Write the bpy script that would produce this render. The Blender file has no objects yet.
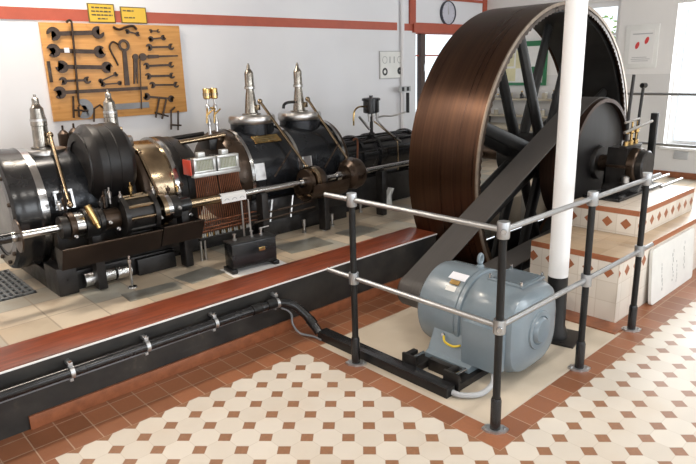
import bpy, bmesh, math, random
from mathutils import Vector, Matrix
random.seed(7)
C = bpy.context.scene.collection
PI = math.pi
V = Vector

# ------------------------------------------------------------------ materials
def _nt(name):
    m = bpy.data.materials.new(name); m.use_nodes = True
    nt = m.node_tree; b = nt.nodes['Principled BSDF']
    return m, nt, b

def mat(name, col, rough=.5, metal=0., var=.0, scale=8., bump=0., col2=None, coat=0., rvar=0., stretch=None, spec=.5, aniso=0.):
    m, nt, b = _nt(name)
    b.inputs['Base Color'].default_value = (*col, 1)
    b.inputs['Roughness'].default_value = rough
    b.inputs['Metallic'].default_value = metal
    b.inputs['Specular IOR Level'].default_value = spec
    if coat: b.inputs['Coat Weight'].default_value = coat; b.inputs['Coat Roughness'].default_value = .15
    if var or bump or col2 or rvar:
        g = nt.nodes.new('ShaderNodeNewGeometry')
        mp = nt.nodes.new('ShaderNodeMapping')
        if stretch: mp.inputs['Scale'].default_value = stretch
        nt.links.new(g.outputs['Position'], mp.inputs['Vector'])
        n = nt.nodes.new('ShaderNodeTexNoise'); n.inputs['Scale'].default_value = scale
        n.inputs['Detail'].default_value = 5; n.inputs['Roughness'].default_value = .6
        nt.links.new(mp.outputs['Vector'], n.inputs['Vector'])
        if var or col2:
            r = nt.nodes.new('ShaderNodeValToRGB')
            r.color_ramp.elements[0].position = .3; r.color_ramp.elements[1].position = .72
            c2 = col2 if col2 else tuple(min(1, c*(1+var)) for c in col)
            c1 = col if col2 else tuple(c*(1-var) for c in col)
            r.color_ramp.elements[0].color = (*c1, 1); r.color_ramp.elements[1].color = (*c2, 1)
            nt.links.new(n.outputs['Fac'], r.inputs['Fac']); nt.links.new(r.outputs['Color'], b.inputs['Base Color'])
        if rvar:
            mr = nt.nodes.new('ShaderNodeMapRange')
            mr.inputs['To Min'].default_value = max(.03, rough-rvar); mr.inputs['To Max'].default_value = rough+rvar
            mr.inputs['From Min'].default_value = .3; mr.inputs['From Max'].default_value = .7
            nt.links.new(n.outputs['Fac'], mr.inputs['Value']); nt.links.new(mr.outputs['Result'], b.inputs['Roughness'])
        if bump:
            bp = nt.nodes.new('ShaderNodeBump'); bp.inputs['Strength'].default_value = bump; bp.inputs['Distance'].default_value = .01
            nt.links.new(n.outputs['Fac'], bp.inputs['Height']); nt.links.new(bp.outputs['Normal'], b.inputs['Normal'])
    if aniso: b.inputs['Anisotropic'].default_value = aniso
    return m

class NG:
    """small node-graph helper for the tiled surfaces"""
    def __init__(s, name):
        s.m, s.nt, s.b = _nt(name)
        g = s.nt.nodes.new('ShaderNodeNewGeometry'); s.pos = g.outputs['Position']
        sp = s.nt.nodes.new('ShaderNodeSeparateXYZ'); s.nt.links.new(s.pos, sp.inputs[0])
        s.x, s.y, s.z = sp.outputs
        nn = s.nt.nodes.new('ShaderNodeSeparateXYZ'); s.nt.links.new(g.outputs['Normal'], nn.inputs[0])
        s.nx, s.ny, s.nz = nn.outputs
    def m_(s, op, a, b=None, c=None):
        n = s.nt.nodes.new('ShaderNodeMath'); n.operation = op
        for i, v in enumerate((a, b, c)):
            if v is None: continue
            if isinstance(v, (int, float)): n.inputs[i].default_value = v
            else: s.nt.links.new(v, n.inputs[i])
        return n.outputs[0]
    def gt(s, a, b): return s.m_('GREATER_THAN', a, b)
    def lt(s, a, b): return s.m_('LESS_THAN', a, b)
    def mul(s, *a):
        r = a[0]
        for v in a[1:]: r = s.m_('MULTIPLY', r, v)
        return r
    def mx(s, *a):
        r = a[0]
        for v in a[1:]: r = s.m_('MAXIMUM', r, v)
        return r
    def inv(s, a): return s.m_('SUBTRACT', 1., a)
    def mix(s, f, c1, c2):
        n = s.nt.nodes.new('ShaderNodeMix'); n.data_type = 'RGBA'
        if isinstance(f, (int, float)): n.inputs[0].default_value = f
        else: s.nt.links.new(f, n.inputs[0])
        for i, c in ((6, c1), (7, c2)):
            if isinstance(c, tuple): n.inputs[i].default_value = (*c, 1)
            else: s.nt.links.new(c, n.inputs[i])
        return n.outputs[2]
    def noise(s, scale, detail=4, vec=None):
        n = s.nt.nodes.new('ShaderNodeTexNoise'); n.inputs['Scale'].default_value = scale; n.inputs['Detail'].default_value = detail
        s.nt.links.new(vec or s.pos, n.inputs['Vector']); return n.outputs['Fac']
    def white(s, a, b):
        cb = s.nt.nodes.new('ShaderNodeCombineXYZ'); s.nt.links.new(a, cb.inputs[0]); s.nt.links.new(b, cb.inputs[1])
        w = s.nt.nodes.new('ShaderNodeTexWhiteNoise'); w.noise_dimensions = '2D'; s.nt.links.new(cb.outputs[0], w.inputs['Vector']); return w.outputs['Value']
    def cell(s, coord, org, pitch):
        t = s.m_('DIVIDE', s.m_('SUBTRACT', coord, org), pitch)
        fl = s.m_('FLOOR', t); return s.m_('SUBTRACT', t, fl), fl
    def ramp(s, f, lo, hi):
        n = s.nt.nodes.new('ShaderNodeMapRange'); s.nt.links.new(f, n.inputs['Value'])
        n.inputs['From Min'].default_value = lo; n.inputs['From Max'].default_value = hi; return n.outputs['Result']
    def out(s, col, rough=.5, bump=None, strength=.3):
        s.nt.links.new(col, s.b.inputs['Base Color'])
        if isinstance(rough, (int, float)): s.b.inputs['Roughness'].default_value = rough
        else: s.nt.links.new(rough, s.b.inputs['Roughness'])
        if bump is not None:
            bp = s.nt.nodes.new('ShaderNodeBump'); bp.inputs['Strength'].default_value = strength; bp.inputs['Distance'].default_value = .004
            s.nt.links.new(bump, bp.inputs['Height']); s.nt.links.new(bp.outputs['Normal'], s.b.inputs['Normal'])
        return s.m

def floor_mat():
    g = NG('floor_tiles')
    PX, PY, X0, Y0 = .1465, .150, 2.215, 1.365
    fx, ix = g.cell(g.x, X0, PX); fy, iy = g.cell(g.y, Y0, PY)
    # distance to nearest lattice corner (L1) -> small brown squares between octagons
    ex = g.m_('MINIMUM', fx, g.inv(fx)); ey = g.m_('MINIMUM', fy, g.inv(fy))
    l1 = g.m_('ADD', ex, ey)
    dot = g.lt(l1, .295)
    dgrout = g.mul(g.gt(l1, .295), g.lt(l1, .315))
    edge = g.lt(g.m_('MINIMUM', ex, ey), .011)
    octg = g.mx(dgrout, g.mul(edge, g.inv(dot)))
    r = g.white(ix, iy)
    stain = g.noise(2.3); speck = g.noise(55)
    cream = g.mix(r, (.59, .53, .45), (.66, .605, .525))
    cream = g.mix(g.mul(g.ramp(stain, .5, .8), .35), cream, (.55, .42, .30))
    brown = g.mix(speck, (.23, .105, .052), (.33, .165, .085))
    field = g.mix(dot, cream, brown)
    field = g.mix(g.mul(octg, .36), field, (.40, .33, .25))
    # border tiles
    r2 = g.white(iy, ix)
    bt = g.mix(r2, (.215, .082, .037), (.335, .132, .062))
    bt = g.mix(g.mul(g.ramp(speck, .35, .75), .5), bt, (.25, .10, .05))
    bgro = g.lt(g.m_('MINIMUM', ex, ey), .02)
    border = g.mix(g.mul(bgro, .8), bt, (.42, .30, .215))
    # concrete slab under the motor
    cn = g.noise(5, 8); c2 = g.noise(1.6, 3)
    slab = g.mix(cn, (.50, .42, .32), (.64, .56, .45))
    slab = g.mix(g.mul(g.ramp(c2, .52, .75), .5), slab, (.36, .30, .22))
    inA = g.mul(g.lt(g.x, X0), g.lt(g.y, Y0+10*PY), g.gt(g.x, X0-11*PX+.05))
    inB = g.lt(g.y, Y0)
    fld = g.mx(inA, inB)
    slb = g.mul(g.gt(g.x, 2.385), g.lt(g.x, 5.0), g.mx(g.lt(g.x, 3.9), g.gt(g.y, 2.33)), g.gt(g.y, 1.523), g.lt(g.y, 2.845))
    frame = g.mul(g.gt(g.x, 2.352), g.lt(g.x, 3.9), g.gt(g.y, 1.51), g.lt(g.y, 2.86), g.inv(slb))
    col = g.mix(fld, border, field)
    col = g.mix(frame, col, (.56, .49, .40))
    col = g.mix(slb, col, slab)
    gro = g.mx(g.mul(fld, octg), g.mul(g.inv(fld), bgro, g.inv(slb)))
    rough = g.m_('ADD', .30, g.mul(slb, .4))
    rough = g.m_('ADD', rough, g.mul(stain, .15))
    return g.out(col, rough, g.inv(gro), .25)

def plinth_mat():
    """cream wall tiles, brown border along the top, brown diamonds in the row below it"""
    g = NG('plinth_tiles')
    u = g.m_('ADD', g.mul(g.x, g.gt(g.m_('ABSOLUTE', g.ny), .5)), g.mul(g.y, g.gt(g.m_('ABSOLUTE', g.nx), .5)))
    up = g.gt(g.nz, .5)
    hi = g.gt(g.z, .487)
    top = g.m_('ADD', .485, g.mul(hi, .205))
    d = g.m_('SUBTRACT', top, g.z)                     # depth below the top edge
    fu, iu = g.cell(u, 1.615, .145)
    dz = g.m_('SUBTRACT', d, .115)
    fz, iz = g.cell(d, .042, .145)
    du = g.m_('ABSOLUTE', g.m_('SUBTRACT', fu, .5))
    dia = g.lt(g.m_('ADD', g.mul(du, .145), g.m_('ABSOLUTE', dz)), .043)
    band = g.lt(d, .042)
    cre = g.mix(g.white(iu, iz), (.66, .60, .52), (.73, .675, .60))
    bro = g.mix(g.noise(40), (.26, .085, .035), (.40, .145, .065))
    eu = g.m_('MINIMUM', fu, g.inv(fu)); ez = g.m_('MINIMUM', fz, g.inv(fz))
    gr = g.lt(g.m_('MINIMUM', eu, ez), .02)
    side = g.mix(g.mul(gr, .5), cre, (.5, .42, .33))
    side = g.mix(g.mx(dia, band), side, bro)
    # top faces: terracotta-beige square tiles with a brown edge
    fx, ix = g.cell(g.x, 4.02, .148); fy, iy = g.cell(g.y, 1.61, .148)
    eg = g.lt(g.m_('MINIMUM', g.m_('MINIMUM', fx, g.inv(fx)), g.m_('MINIMUM', fy, g.inv(fy))), .022)
    tp = g.mix(g.white(ix, iy), (.38, .27, .17), (.50, .38, .26))
    tp = g.mix(g.mul(hi, .7), tp, (.66, .60, .53))
    tp = g.mix(g.mul(eg, .6), tp, (.35, .26, .18))
    col = g.mix(up, side, tp)
    return g.out(col, .35, None)

def platform_top_mat():
    g = NG('platform_tiles')
    fx, ix = g.cell(g.x, .1, .29); fy, iy = g.cell(g.y, 3.52, .29)
    eg = g.lt(g.m_('MINIMUM', g.m_('MINIMUM', fx, g.inv(fx)), g.m_('MINIMUM', fy, g.inv(fy))), .018)
    r = g.white(ix, iy)
    c = g.mix(r, (.46, .38, .28), (.64, .55, .43))
    c = g.mix(g.mul(g.gt(r, .72), .8), c, (.33, .33, .29))
    n = g.noise(3.2, 6); n2 = g.noise(1.4, 4)
    c = g.mix(g.mul(g.ramp(n, .5, .72), .6), c, (.30, .22, .15))
    c = g.mix(g.mul(g.ramp(n2, .50, .66), .45), c, (.52, .38, .24))
    c = g.mix(g.mul(eg, .75), c, (.30, .24, .18))
    return g.out(c, .42, g.inv(eg), .2)

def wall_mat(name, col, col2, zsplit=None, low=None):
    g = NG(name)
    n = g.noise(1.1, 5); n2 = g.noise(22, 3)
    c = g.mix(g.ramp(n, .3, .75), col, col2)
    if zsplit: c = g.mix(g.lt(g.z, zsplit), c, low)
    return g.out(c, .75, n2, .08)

def platform_front_mat():
    g = NG('stained_black_render')
    n = g.noise(6, 8); n2 = g.noise(28, 5)
    c = g.mix(g.ramp(n, .35, .7), (.010, .010, .010), (.034, .031, .027))
    c = g.mix(g.mul(g.ramp(n, .60, .78), g.ramp(n2, .5, .7), .5), c, (.16, .13, .09))
    return g.out(c, .5, n2, .2)

def wood_board_mat():
    g = NG('varnished_pine_board')
    mp = g.nt.nodes.new('ShaderNodeMapping'); mp.inputs['Scale'].default_value = (1.5, 1, 22); g.nt.links.new(g.pos, mp.inputs['Vector'])
    n = g.noise(2.2, 5, mp.outputs['Vector']); k = g.noise(9, 3)
    c = g.mix(g.ramp(n, .3, .7), (.52, .235, .055), (.66, .335, .10))
    c = g.mix(g.mul(g.ramp(k, .62, .75), .55), c, (.36, .14, .03))
    return g.out(c, .45)

def red_wood_mat():
    g = NG('worn_red_paint')
    mp = g.nt.nodes.new('ShaderNodeMapping'); mp.inputs['Scale'].default_value = (2, 22, 8); g.nt.links.new(g.pos, mp.inputs['Vector'])
    n = g.noise(1.8, 6, mp.outputs['Vector']); k = g.noise(2.5, 4)
    c = g.mix(g.ramp(n, .3, .72), (.11, .027, .012), (.31, .068, .026))
    c = g.mix(g.mul(g.ramp(k, .5, .7), .6), c, (.14, .035, .02))
    return g.out(c, .33, n, .15)

def rim_mat(name, c1, c2, rough):
    """turned steel: fine rings round the axle (coordinate across the face)"""
    g = NG(name)
    mp = g.nt.nodes.new('ShaderNodeMapping'); mp.inputs['Scale'].default_value = (.35, 26, .35); g.nt.links.new(g.pos, mp.inputs['Vector'])
    n = g.noise(1.6, 5, mp.outputs['Vector']); k = g.noise(3, 4)
    c = g.mix(g.ramp(n, .3, .7), c1, c2)
    g.b.inputs['Metallic'].default_value = .75
    r = g.m_('ADD', rough, g.mul(n, .16))
    return g.out(c, r, n, .06)

M = {}
M['floor'] = floor_mat(); M['plinth'] = plinth_mat(); M['ptop'] = platform_top_mat()
M['wall'] = wall_mat('white_wall_paint', (.735, .74, .77), (.79, .795, .815))
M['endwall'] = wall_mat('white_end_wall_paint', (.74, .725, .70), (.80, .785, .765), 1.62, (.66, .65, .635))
M['ceil'] = wall_mat('ceiling_paint', (.40, .385, .365), (.46, .44, .42))
M['pfront'] = platform_front_mat(); M['board'] = wood_board_mat(); M['redwood'] = red_wood_mat()
M['skirt'] = mat('brown_tile', (.26, .09, .04), .35, var=.25, scale=14)
M['redtrim'] = mat('red_stripe_paint', (.42, .085, .045), .5, var=.08)
M['white'] = mat('white_paint', (.80, .80, .80), .4)
M['offwhite'] = mat('off_white_plate', (.74, .74, .71), .45, var=.05, scale=6)
M['black'] = mat('black_enamel', (.012, .012, .013), .22, var=.3, scale=5, rvar=.1)
M['jacket'] = mat('blued_cylinder_lagging', (.022, .024, .028), .24, metal=.55, var=.45, scale=4, rvar=.08)
M['drumblack'] = mat('matt_black_drum', (.010, .009, .009), .40, var=.4, scale=3, rvar=.06, spec=.35, stretch=(6, 6, .5))
M['blackmatt'] = mat('black_paint', (.009, .009, .009), .42, var=.3, scale=9, spec=.35)
M['iron'] = mat('oily_cast_iron', (.022, .020, .019), .38, metal=.4, var=.5, scale=12, rvar=.12)
M['ironbrown'] = mat('browned_iron', (.05, .032, .021), .33, metal=.6, var=.4, scale=9, rvar=.1)
M['wheeliron'] = mat('dark_wheel_iron', (.013, .0125, .012), .55, var=.4, scale=6, spec=.35)
M['chrome'] = mat('polished_steel', (.46, .46, .46), .18, metal=1, var=.1, scale=18, rvar=.06)
M['steel'] = mat('bright_steel', (.50, .49, .48), .28, metal=1, var=.15, scale=14)
M['rail'] = mat('galvanised_rail', (.42, .43, .44), .36, metal=.9, var=.12, scale=20)
M['zinc'] = mat('zinc_plate', (.52, .53, .54), .4, metal=.9, var=.2, scale=30)
M['brass'] = mat('brass', (.50, .34, .14), .22, metal=1, var=.2, scale=14, rvar=.07)
M['bronze'] = mat('warm_polished_steel', (.34, .26, .17), .2, metal=1, var=.25, scale=8, rvar=.06)
M['copper'] = mat('aged_copper_pipe', (.20, .075, .038), .42, metal=.7, var=.35, scale=25)
M['rim'] = rim_mat('browned_turned_rim', (.038, .0165, .0092), (.074, .035, .0175), .22)
M['rimedge'] = mat('machined_rim_edge', (.25, .20, .155), .45, metal=.7, var=.2, scale=20)
M['pulley'] = rim_mat('pulley_face', (.045, .025, .018), (.085, .045, .03), .35)
M['belt'] = mat('flat_drive_belt', (.060, .054, .050), .55, var=.25, scale=3, stretch=(1, 30, 1), rvar=.1)
M['motor'] = mat('grey_blue_enamel', (.185, .232, .265), .27, var=.07, scale=5, coat=.3)
M['motordark'] = mat('dark_grey_enamel', (.10, .125, .145), .4, var=.1)
M['paper'] = mat('white_paper', (.78, .77, .75), .7)
M['red'] = mat('red_enamel', (.55, .06, .035), .4)
M['redspot'] = mat('red_print', (.62, .04, .04), .5)
M['yellow'] = mat('yellow_sign_face', (.72, .46, .035), .45)
M['ink'] = mat('dark_print', (.10, .085, .04), .6)
M['inkgrey'] = mat('grey_print', (.42, .42, .42), .6)
M['inkblack'] = mat('black_print', (.03, .03, .03), .6)
M['olive'] = mat('olive_border', (.13, .10, .015), .5)
M['tray'] = mat('oily_brown_sheet', (.020, .012, .009), .36, metal=.4, var=.4, scale=5)
M['coverplate'] = mat('dull_grey_cover', (.20, .20, .195), .4, metal=.3, var=.3, scale=5)
M['bonnet'] = mat('browned_bright_steel', (.30, .275, .24), .24, metal=1, var=.25, scale=20, rvar=.08)
M['tool'] = mat('blackened_tool_steel', (.055, .035, .025), .42, metal=.5, var=.4, scale=25)
M['toolgrey'] = mat('grey_painted_steel', (.21, .215, .225), .45, metal=.2, var=.15)
M['green'] = mat('green_frame_paint', (.015, .16, .06), .45)
M['notice'] = mat('printed_notice_paper', (.66, .62, .38), .6, var=.08)
M['dial'] = mat('clock_dial', (.55, .55, .62), .35, var=.06)
M['clockrim'] = mat('dark_clock_rim', (.05, .055, .075), .3)
M['darkwood'] = mat('dark_window_frame', (.055, .03, .022), .4)
M['plastic'] = mat('grey_conduit', (.42, .43, .44), .5)
M['cable'] = mat('grey_cable', (.40, .41, .42), .45)
M['wireyellow'] = mat('yellow_earth_wire', (.70, .50, .02), .4)
M['label'] = mat('white_label', (.82, .82, .86), .5)
M['grate'] = mat('grey_chequer_plate', (.24, .25, .25), .4, metal=.5, var=.3, scale=30)
M['bush'] = mat('green_leaves', (.12, .24, .03), .6, col2=(.30, .42, .05), scale=9)
M['glassgreen'] = mat('lubricator_sight_glass', (.33, .35, .24), .12, var=.2, scale=60)
M['alu'] = mat('cast_aluminium', (.58, .59, .58), .33, metal=.7, var=.1, scale=20)
M['oldsteelplate'] = mat('oil_stained_sheet', (.40, .40, .36), .3, metal=.35, col2=(.22, .20, .16), scale=5)
M['tincan'] = mat('crumpled_foil', (.62, .62, .61), .22, metal=1, bump=.8, scale=40)
M['orange'] = mat('orange_plastic', (.75, .34, .03), .4)
M['shelfgrey'] = mat('pale_shelf', (.42, .37, .28), .5, var=.1)

def glass_mat():
    m, nt, b = _nt('window_glass')
    b.inputs['Base Color'].default_value = (.95, .97, .97, 1); b.inputs['Roughness'].default_value = .02
    b.inputs['Transmission Weight'].default_value = 1.; b.inputs['IOR'].default_value = 1.02
    return m
M['glass'] = glass_mat()

# ------------------------------------------------------------------ mesh builder
def basis(d):
    d = V(d).normalized()
    a = V((0, 0, 1)) if abs(d.z) < .9 else V((1, 0, 0))
    u = d.cross(a).normalized(); w = d.cross(u).normalized()
    return u, w, d

class MB:
    def __init__(s): s.bm = bmesh.new()
    def box(s, c, size, rot=None, bev=0.):
        r = bmesh.ops.create_cube(s.bm, size=1.)
        vs = r['verts']
        for v in vs:
            p = V((v.co.x*size[0], v.co.y*size[1], v.co.z*size[2]))
            if rot is not None: p = rot @ p
            v.co = p + V(c)
        if bev:
            es = list({e for v in vs for e in v.link_edges})
            bmesh.ops.bevel(s.bm, geom=es, offset=bev, segments=2, affect='EDGES', profile=.6)
        return s
    def b2(s, lo, hi, bev=0.):
        lo = V(lo); hi = V(hi); return s.box((lo+hi)/2, hi-lo, None, bev)
    def lathe(s, prof, org, axis=(0, 0, 1), seg=32, ref=None):
        u, w, d = basis(axis); org = V(org); rings = []
        for r, h in prof:
            if r < 1e-6: rings.append([s.bm.verts.new(org+d*h)])
            else: rings.append([s.bm.verts.new(org+d*h+(u*math.cos(2*PI*i/seg)+w*math.sin(2*PI*i/seg))*r) for i in range(seg)])
        for a, b in zip(rings, rings[1:]):
            for i in range(seg):
                j = (i+1) % seg
                if len(a) == 1 and len(b) == 1: break
                if len(a) == 1: f = (a[0], b[i], b[j])
                elif len(b) == 1: f = (a[i], a[j], b[0])
                else: f = (a[i], a[j], b[j], b[i])
                try: s.bm.faces.new(f)
                except ValueError: pass
        closed = len(rings) > 2 and (V((prof[0][0], prof[0][1], 0))-V((prof[-1][0], prof[-1][1], 0))).length < 1e-6
        if not closed:
            for rg in (rings[0], rings[-1]):
                if len(rg) > 1: s.bm.faces.new(rg)
        else:
            bmesh.ops.remove_doubles(s.bm, verts=rings[0]+rings[-1], dist=1e-6)
        return s
    def ring(s, org, axis, r0, r1, h0, h1, seg=48):
        return s.lathe([(r0, h0), (r1, h0), (r1, h1), (r0, h1), (r0, h0)], org, axis, seg)
    def cyl(s, p0, p1, r0, r1=None, seg=16):
        p0 = V(p0); p1 = V(p1); r1 = r0 if r1 is None else r1
        return s.lathe([(r0, 0), (r1, (p1-p0).length)], p0, p1-p0, seg)
    def tube(s, pts, r, seg=8, smooth=0, closed=False):
        pts = [V(p) for p in pts]
        if smooth:
            q = []
            n = len(pts)
            for i in range(n-1):
                p0 = pts[max(0, i-1)]; p1 = pts[i]; p2 = pts[i+1]; p3 = pts[min(n-1, i+2)]
                for k in range(smooth):
                    t = k/smooth
                    q.append(.5*((2*p1)+(p2-p0)*t+(2*p0-5*p1+4*p2-p3)*t*t+(3*p1-p0-3*p2+p3)*t**3))
            q.append(pts[-1]); pts = q
        rings = []; n = len(pts); pu = None
        for i, p in enumerate(pts):
            if i == 0: d = pts[1]-pts[0]
            elif i == n-1: d = pts[-1]-pts[-2]
            else: d = (pts[i+1]-p).normalized()+(p-pts[i-1]).normalized()
            d.normalize()
            if pu is None: pu = basis(d)[0]
            pu = (pu-d*pu.dot(d)).normalized(); w = d.cross(pu)
            rings.append([s.bm.verts.new(p+(pu*math.cos(2*PI*k/seg)+w*math.sin(2*PI*k/seg))*r) for k in range(seg)])
        for a, b in zip(rings, rings[1:]):
            for k in range(seg):
                j = (k+1) % seg; s.bm.faces.new((a[k], a[j], b[j], b[k]))
        s.bm.faces.new(rings[0]); s.bm.faces.new(rings[-1])
        return s
    def prism(s, out, org, u, v, w, depth):
        """outline (list of 2-D points) in the plane (u,v), pushed along w"""
        org = V(org); u = V(u); v = V(v); w = V(w)
        a = [s.bm.verts.new(org+u*x+v*y) for x, y in out]
        b = [s.bm.verts.new(org+u*x+v*y+w*depth) for x, y in out]
        n = len(out)
        fa = s.bm.faces.new(a); fb = s.bm.faces.new(list(reversed(b)))
        for i in range(n):
            j = (i+1) % n; s.bm.faces.new((a[i], b[i], b[j], a[j]))
        bmesh.ops.triangulate(s.bm, faces=[fa, fb])
        return s
    def sphere(s, c, r, sc=(1, 1, 1), seg=16):
        rr = bmesh.ops.create_uvsphere(s.bm, u_segments=seg, v_segments=seg//2+2, radius=r)
        for v in rr['verts']: v.co = V((v.co.x*sc[0], v.co.y*sc[1], v.co.z*sc[2]))+V(c)
        return s
    def build(s, name, m, parent=None, label=None):
        bm = s.bm
        bmesh.ops.recalc_face_normals(bm, faces=bm.faces)
        org = V((0, 0, 0))
        if parent is not None:
            p = parent
            while p is not None: org += p.location; p = p.parent
        else:
            xs = [v.co for v in bm.verts]
            lo = V([min(c[i] for c in xs) for i in range(3)]); hi = V([max(c[i] for c in xs) for i in range(3)])
            org = V(((lo.x+hi.x)/2, (lo.y+hi.y)/2, lo.z))
        for v in bm.verts: v.co -= org
        for f in bm.faces: f.smooth = True
        for e in bm.edges:
            if len(e.link_faces) == 2:
                if e.calc_face_angle(0) > math.radians(32): e.smooth = False
            else: e.smooth = False
        me = bpy.data.meshes.new(name); bm.to_mesh(me); bm.free()
        me.materials.append(M[m] if isinstance(m, str) else m)
        o = bpy.data.objects.new(name, me); C.objects.link(o)
        if parent is not None: o.parent = parent
        else: o.location = org
        if label: o['label'] = label
        return o

def tag(o, label, cat, group=None):
    o['label'] = label; o['category'] = cat
    if group: o['group'] = group
    return o
def thing(name, label, cat, loc=(0, 0, 0), group=None):
    o = bpy.data.objects.new(name, None); o.empty_display_size = .1; C.objects.link(o); o.location = loc
    return tag(o, label, cat, group)
def struct(o): o['kind'] = 'structure'; return o

# ------------------------------------------------------------------ room shell
YW, XE, ZC = 5.5, 8.0, 3.7
X_, Y_, Z_ = V((1, 0, 0)), V((0, 1, 0)), V((0, 0, 1))
PZ = .365                                             # engine platform level
b = MB()
PX0, PX1, PY0, PY1 = 4.03, 6.58, 2.69, 3.51               # flywheel pit, cut into floor and platform
for lo, hi in (((-2.6, -4, -.02), (PX0, 3.24, 0)), ((PX0, -4, -.02), (PX1, PY0, 0)), ((PX1, -4, -.02), (XE, 3.24, 0))): b.b2(lo, hi)
struct(b.build('floor', 'floor'))
b = MB()                                              # flywheel pit
b.b2((PX0-.02, PY0-.02, -.75), (PX0, PY1+.02, -.021)); b.b2((PX1, PY0-.02, -.75), (PX1+.02, PY1+.02, -.021))
b.b2((PX0, PY0-.02, -.75), (PX1, PY0, -.021)); b.b2((PX0, PY1, -.75), (PX1, PY1+.02, -.021)); b.b2((PX0, PY0, -.75), (PX1, PY1, -.72))
struct(b.build('floor_pit', 'blackmatt'))
# engine platform
b = MB(); b.b2((-2.6, 3.24, 0), (PX0, YW, PZ)); b.b2((PX0, PY1, 0), (PX1, YW, PZ)); b.b2((PX1, 3.24, 0), (XE, YW, PZ))
struct(b.build('floor_platform', 'ptop'))
struct(MB().b2((-2.6, 3.222, 0), (PX0, 3.24, PZ-.004)).build('wall_platform_front', 'pfront'))
struct(MB().b2((-2.6, 3.213, PZ-.007), (PX0+.005, 3.223, PZ+.003), .002).build('trim_1', 'white'))
struct(MB().b2((-2.6, 3.223, PZ), (PX0, 3.52, PZ+.010), .003).build('trim_2', 'redwood'))
struct(MB().b2((.645, 3.204, .0005), (PX0, 3.222, .078), .002).build('baseboard_platform', 'skirt'))
# raised floor in front of the end wall
struct(MB().b2((6.62, .4, 0), (XE, 3.24, PZ)).build('floor_raised', 'ptop'))

def wall_with_holes(name, m, axis, pos, thick, a0, a1, z0, z1, holes):
    """wall in the plane axis = pos with rectangular openings (a_lo, a_hi, z_lo, z_hi)"""
    b = MB()
    def piece(p, q, r, s_):
        if q-p < 1e-4 or s_-r < 1e-4: return
        if axis == 'y': b.b2((p, pos, r), (q, pos+thick, s_))
        else: b.b2((pos, p, r), (pos+thick, q, s_))
    cur = a0
    for (p, q, r, s_) in sorted(holes):
        piece(cur, p, z0, z1); piece(p, q, z0, r); piece(p, q, s_, z1); cur = q
    piece(cur, a1, z0, z1)
    return struct(b.build(name, m))
W1 = (6.40, 7.55, 1.0, 2.24)
W2 = (3.50, 4.30, 1.20, 2.52)
W3 = (1.75, 2.82, .74, 2.42)
wall_with_holes('wall_back', 'wall', 'y', YW, .22, -2.6, XE, 0, ZC, [W1])
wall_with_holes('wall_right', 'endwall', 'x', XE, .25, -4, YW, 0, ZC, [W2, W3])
WF = [(-1.6, .8, .9, 3.0), (2.2, 4.8, .9, 3.0), (5.4, 7.4, .9, 3.0)]
wall_with_holes('wall_front', 'wall', 'y', -4.2, .2, -2.6, XE, 0, ZC, WF)
WL = [(-3.2, -.8, .9, 3.0)]
wall_with_holes('wall_left', 'wall', 'x', -2.8, .2, -4, YW, 0, ZC, WL)
struct(MB().b2((-2.8, -4.2, ZC), (XE+.25, YW+.22, ZC+.1)).build('ceiling', 'ceil'))
struct(MB().b2((XE-.02, .4, PZ+.001), (XE, YW, PZ+.075), .002).build('baseboard_right', 'skirt'))
# red stripe along the back wall, window lintel, post
struct(MB().b2((-2.6, YW-.006, 2.243), (6.03, YW, 2.338)).build('trim_3', 'redtrim'))
struct(MB().b2((6.14, YW-.006, 2.243), (6.33, YW, 2.330)).build('trim_4', 'redtrim'))
struct(MB().b2((6.26, YW-.03, 2.33), (6.37, YW, ZC)).build('trim_5', 'redtrim'))
struct(MB().b2((6.33, YW-.035, 2.22), (7.70, YW, 2.345)).build('trim_6', 'redtrim'))
struct(MB().b2((7.90, YW-.02, 2.33), (7.99, YW, ZC)).build('trim_7', 'redtrim'))
struct(MB().b2((6.37, YW-.02, 2.655), (7.90, YW, 2.69)).build('trim_8', 'redtrim'))

def window(n, lo, hi, wall, frame_m, frame_w, bars_a, bars_z, depth, pos):
    b = MB(); a0, a1, z0, z1 = lo[0], hi[0], lo[1], hi[1]
    def pc(p, q, r, s_, d0=0., d1=.05):
        if wall == 'y': b.b2((p, pos+d0, r), (q, pos+d1, s_))
        else: b.b2((pos+d0, p, r), (pos+d1, q, s_))
    pc(a0, a0+frame_w, z0, z1, depth, depth+.05); pc(a1-frame_w, a1, z0, z1, depth, depth+.05)
    pc(a0+frame_w, a1-frame_w, z0, z0+frame_w, depth, depth+.05); pc(a0+frame_w, a1-frame_w, z1-frame_w, z1, depth, depth+.05)
    for a in bars_a: pc(a-frame_w*.5, a+frame_w*.5, z0+frame_w, z1-frame_w, depth+.003, depth+.047)
    for z in bars_z: pc(a0+frame_w, a1-frame_w, z-frame_w*.3, z+frame_w*.3, depth+.005, depth+.045)
    w = struct(b.build('window_%d' % n, frame_m))
    b = MB()
    if wall == 'y': b.b2((a0+.01, pos+depth+.022, z0+.01), (a1-.01, pos+depth+.028, z1-.01))
    else: b.b2((pos+depth+.022, a0+.01, z0+.01), (pos+depth+.028, a1-.01, z1-.01))
    b.build('pane', 'glass', w)
    return w
w1 = window(1, (W1[0], W1[2]), (W1[1], W1[3]), 'y', 'redtrim', .03, [], [1.93], .06, YW)
MB().b2((6.545, YW+.03, 1.03), (6.635, YW+.10, 2.21)).build('mullion', 'darkwood', w1)
MB().box((6.60, YW+.025, 1.77), (.02, .03, .1), None, .004).build('window_handle', 'chrome', w1)
w2 = window(2, (W2[0], W2[2]), (W2[1], W2[3]), 'x', 'white', .06, [], [2.12], .06, XE)
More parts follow.
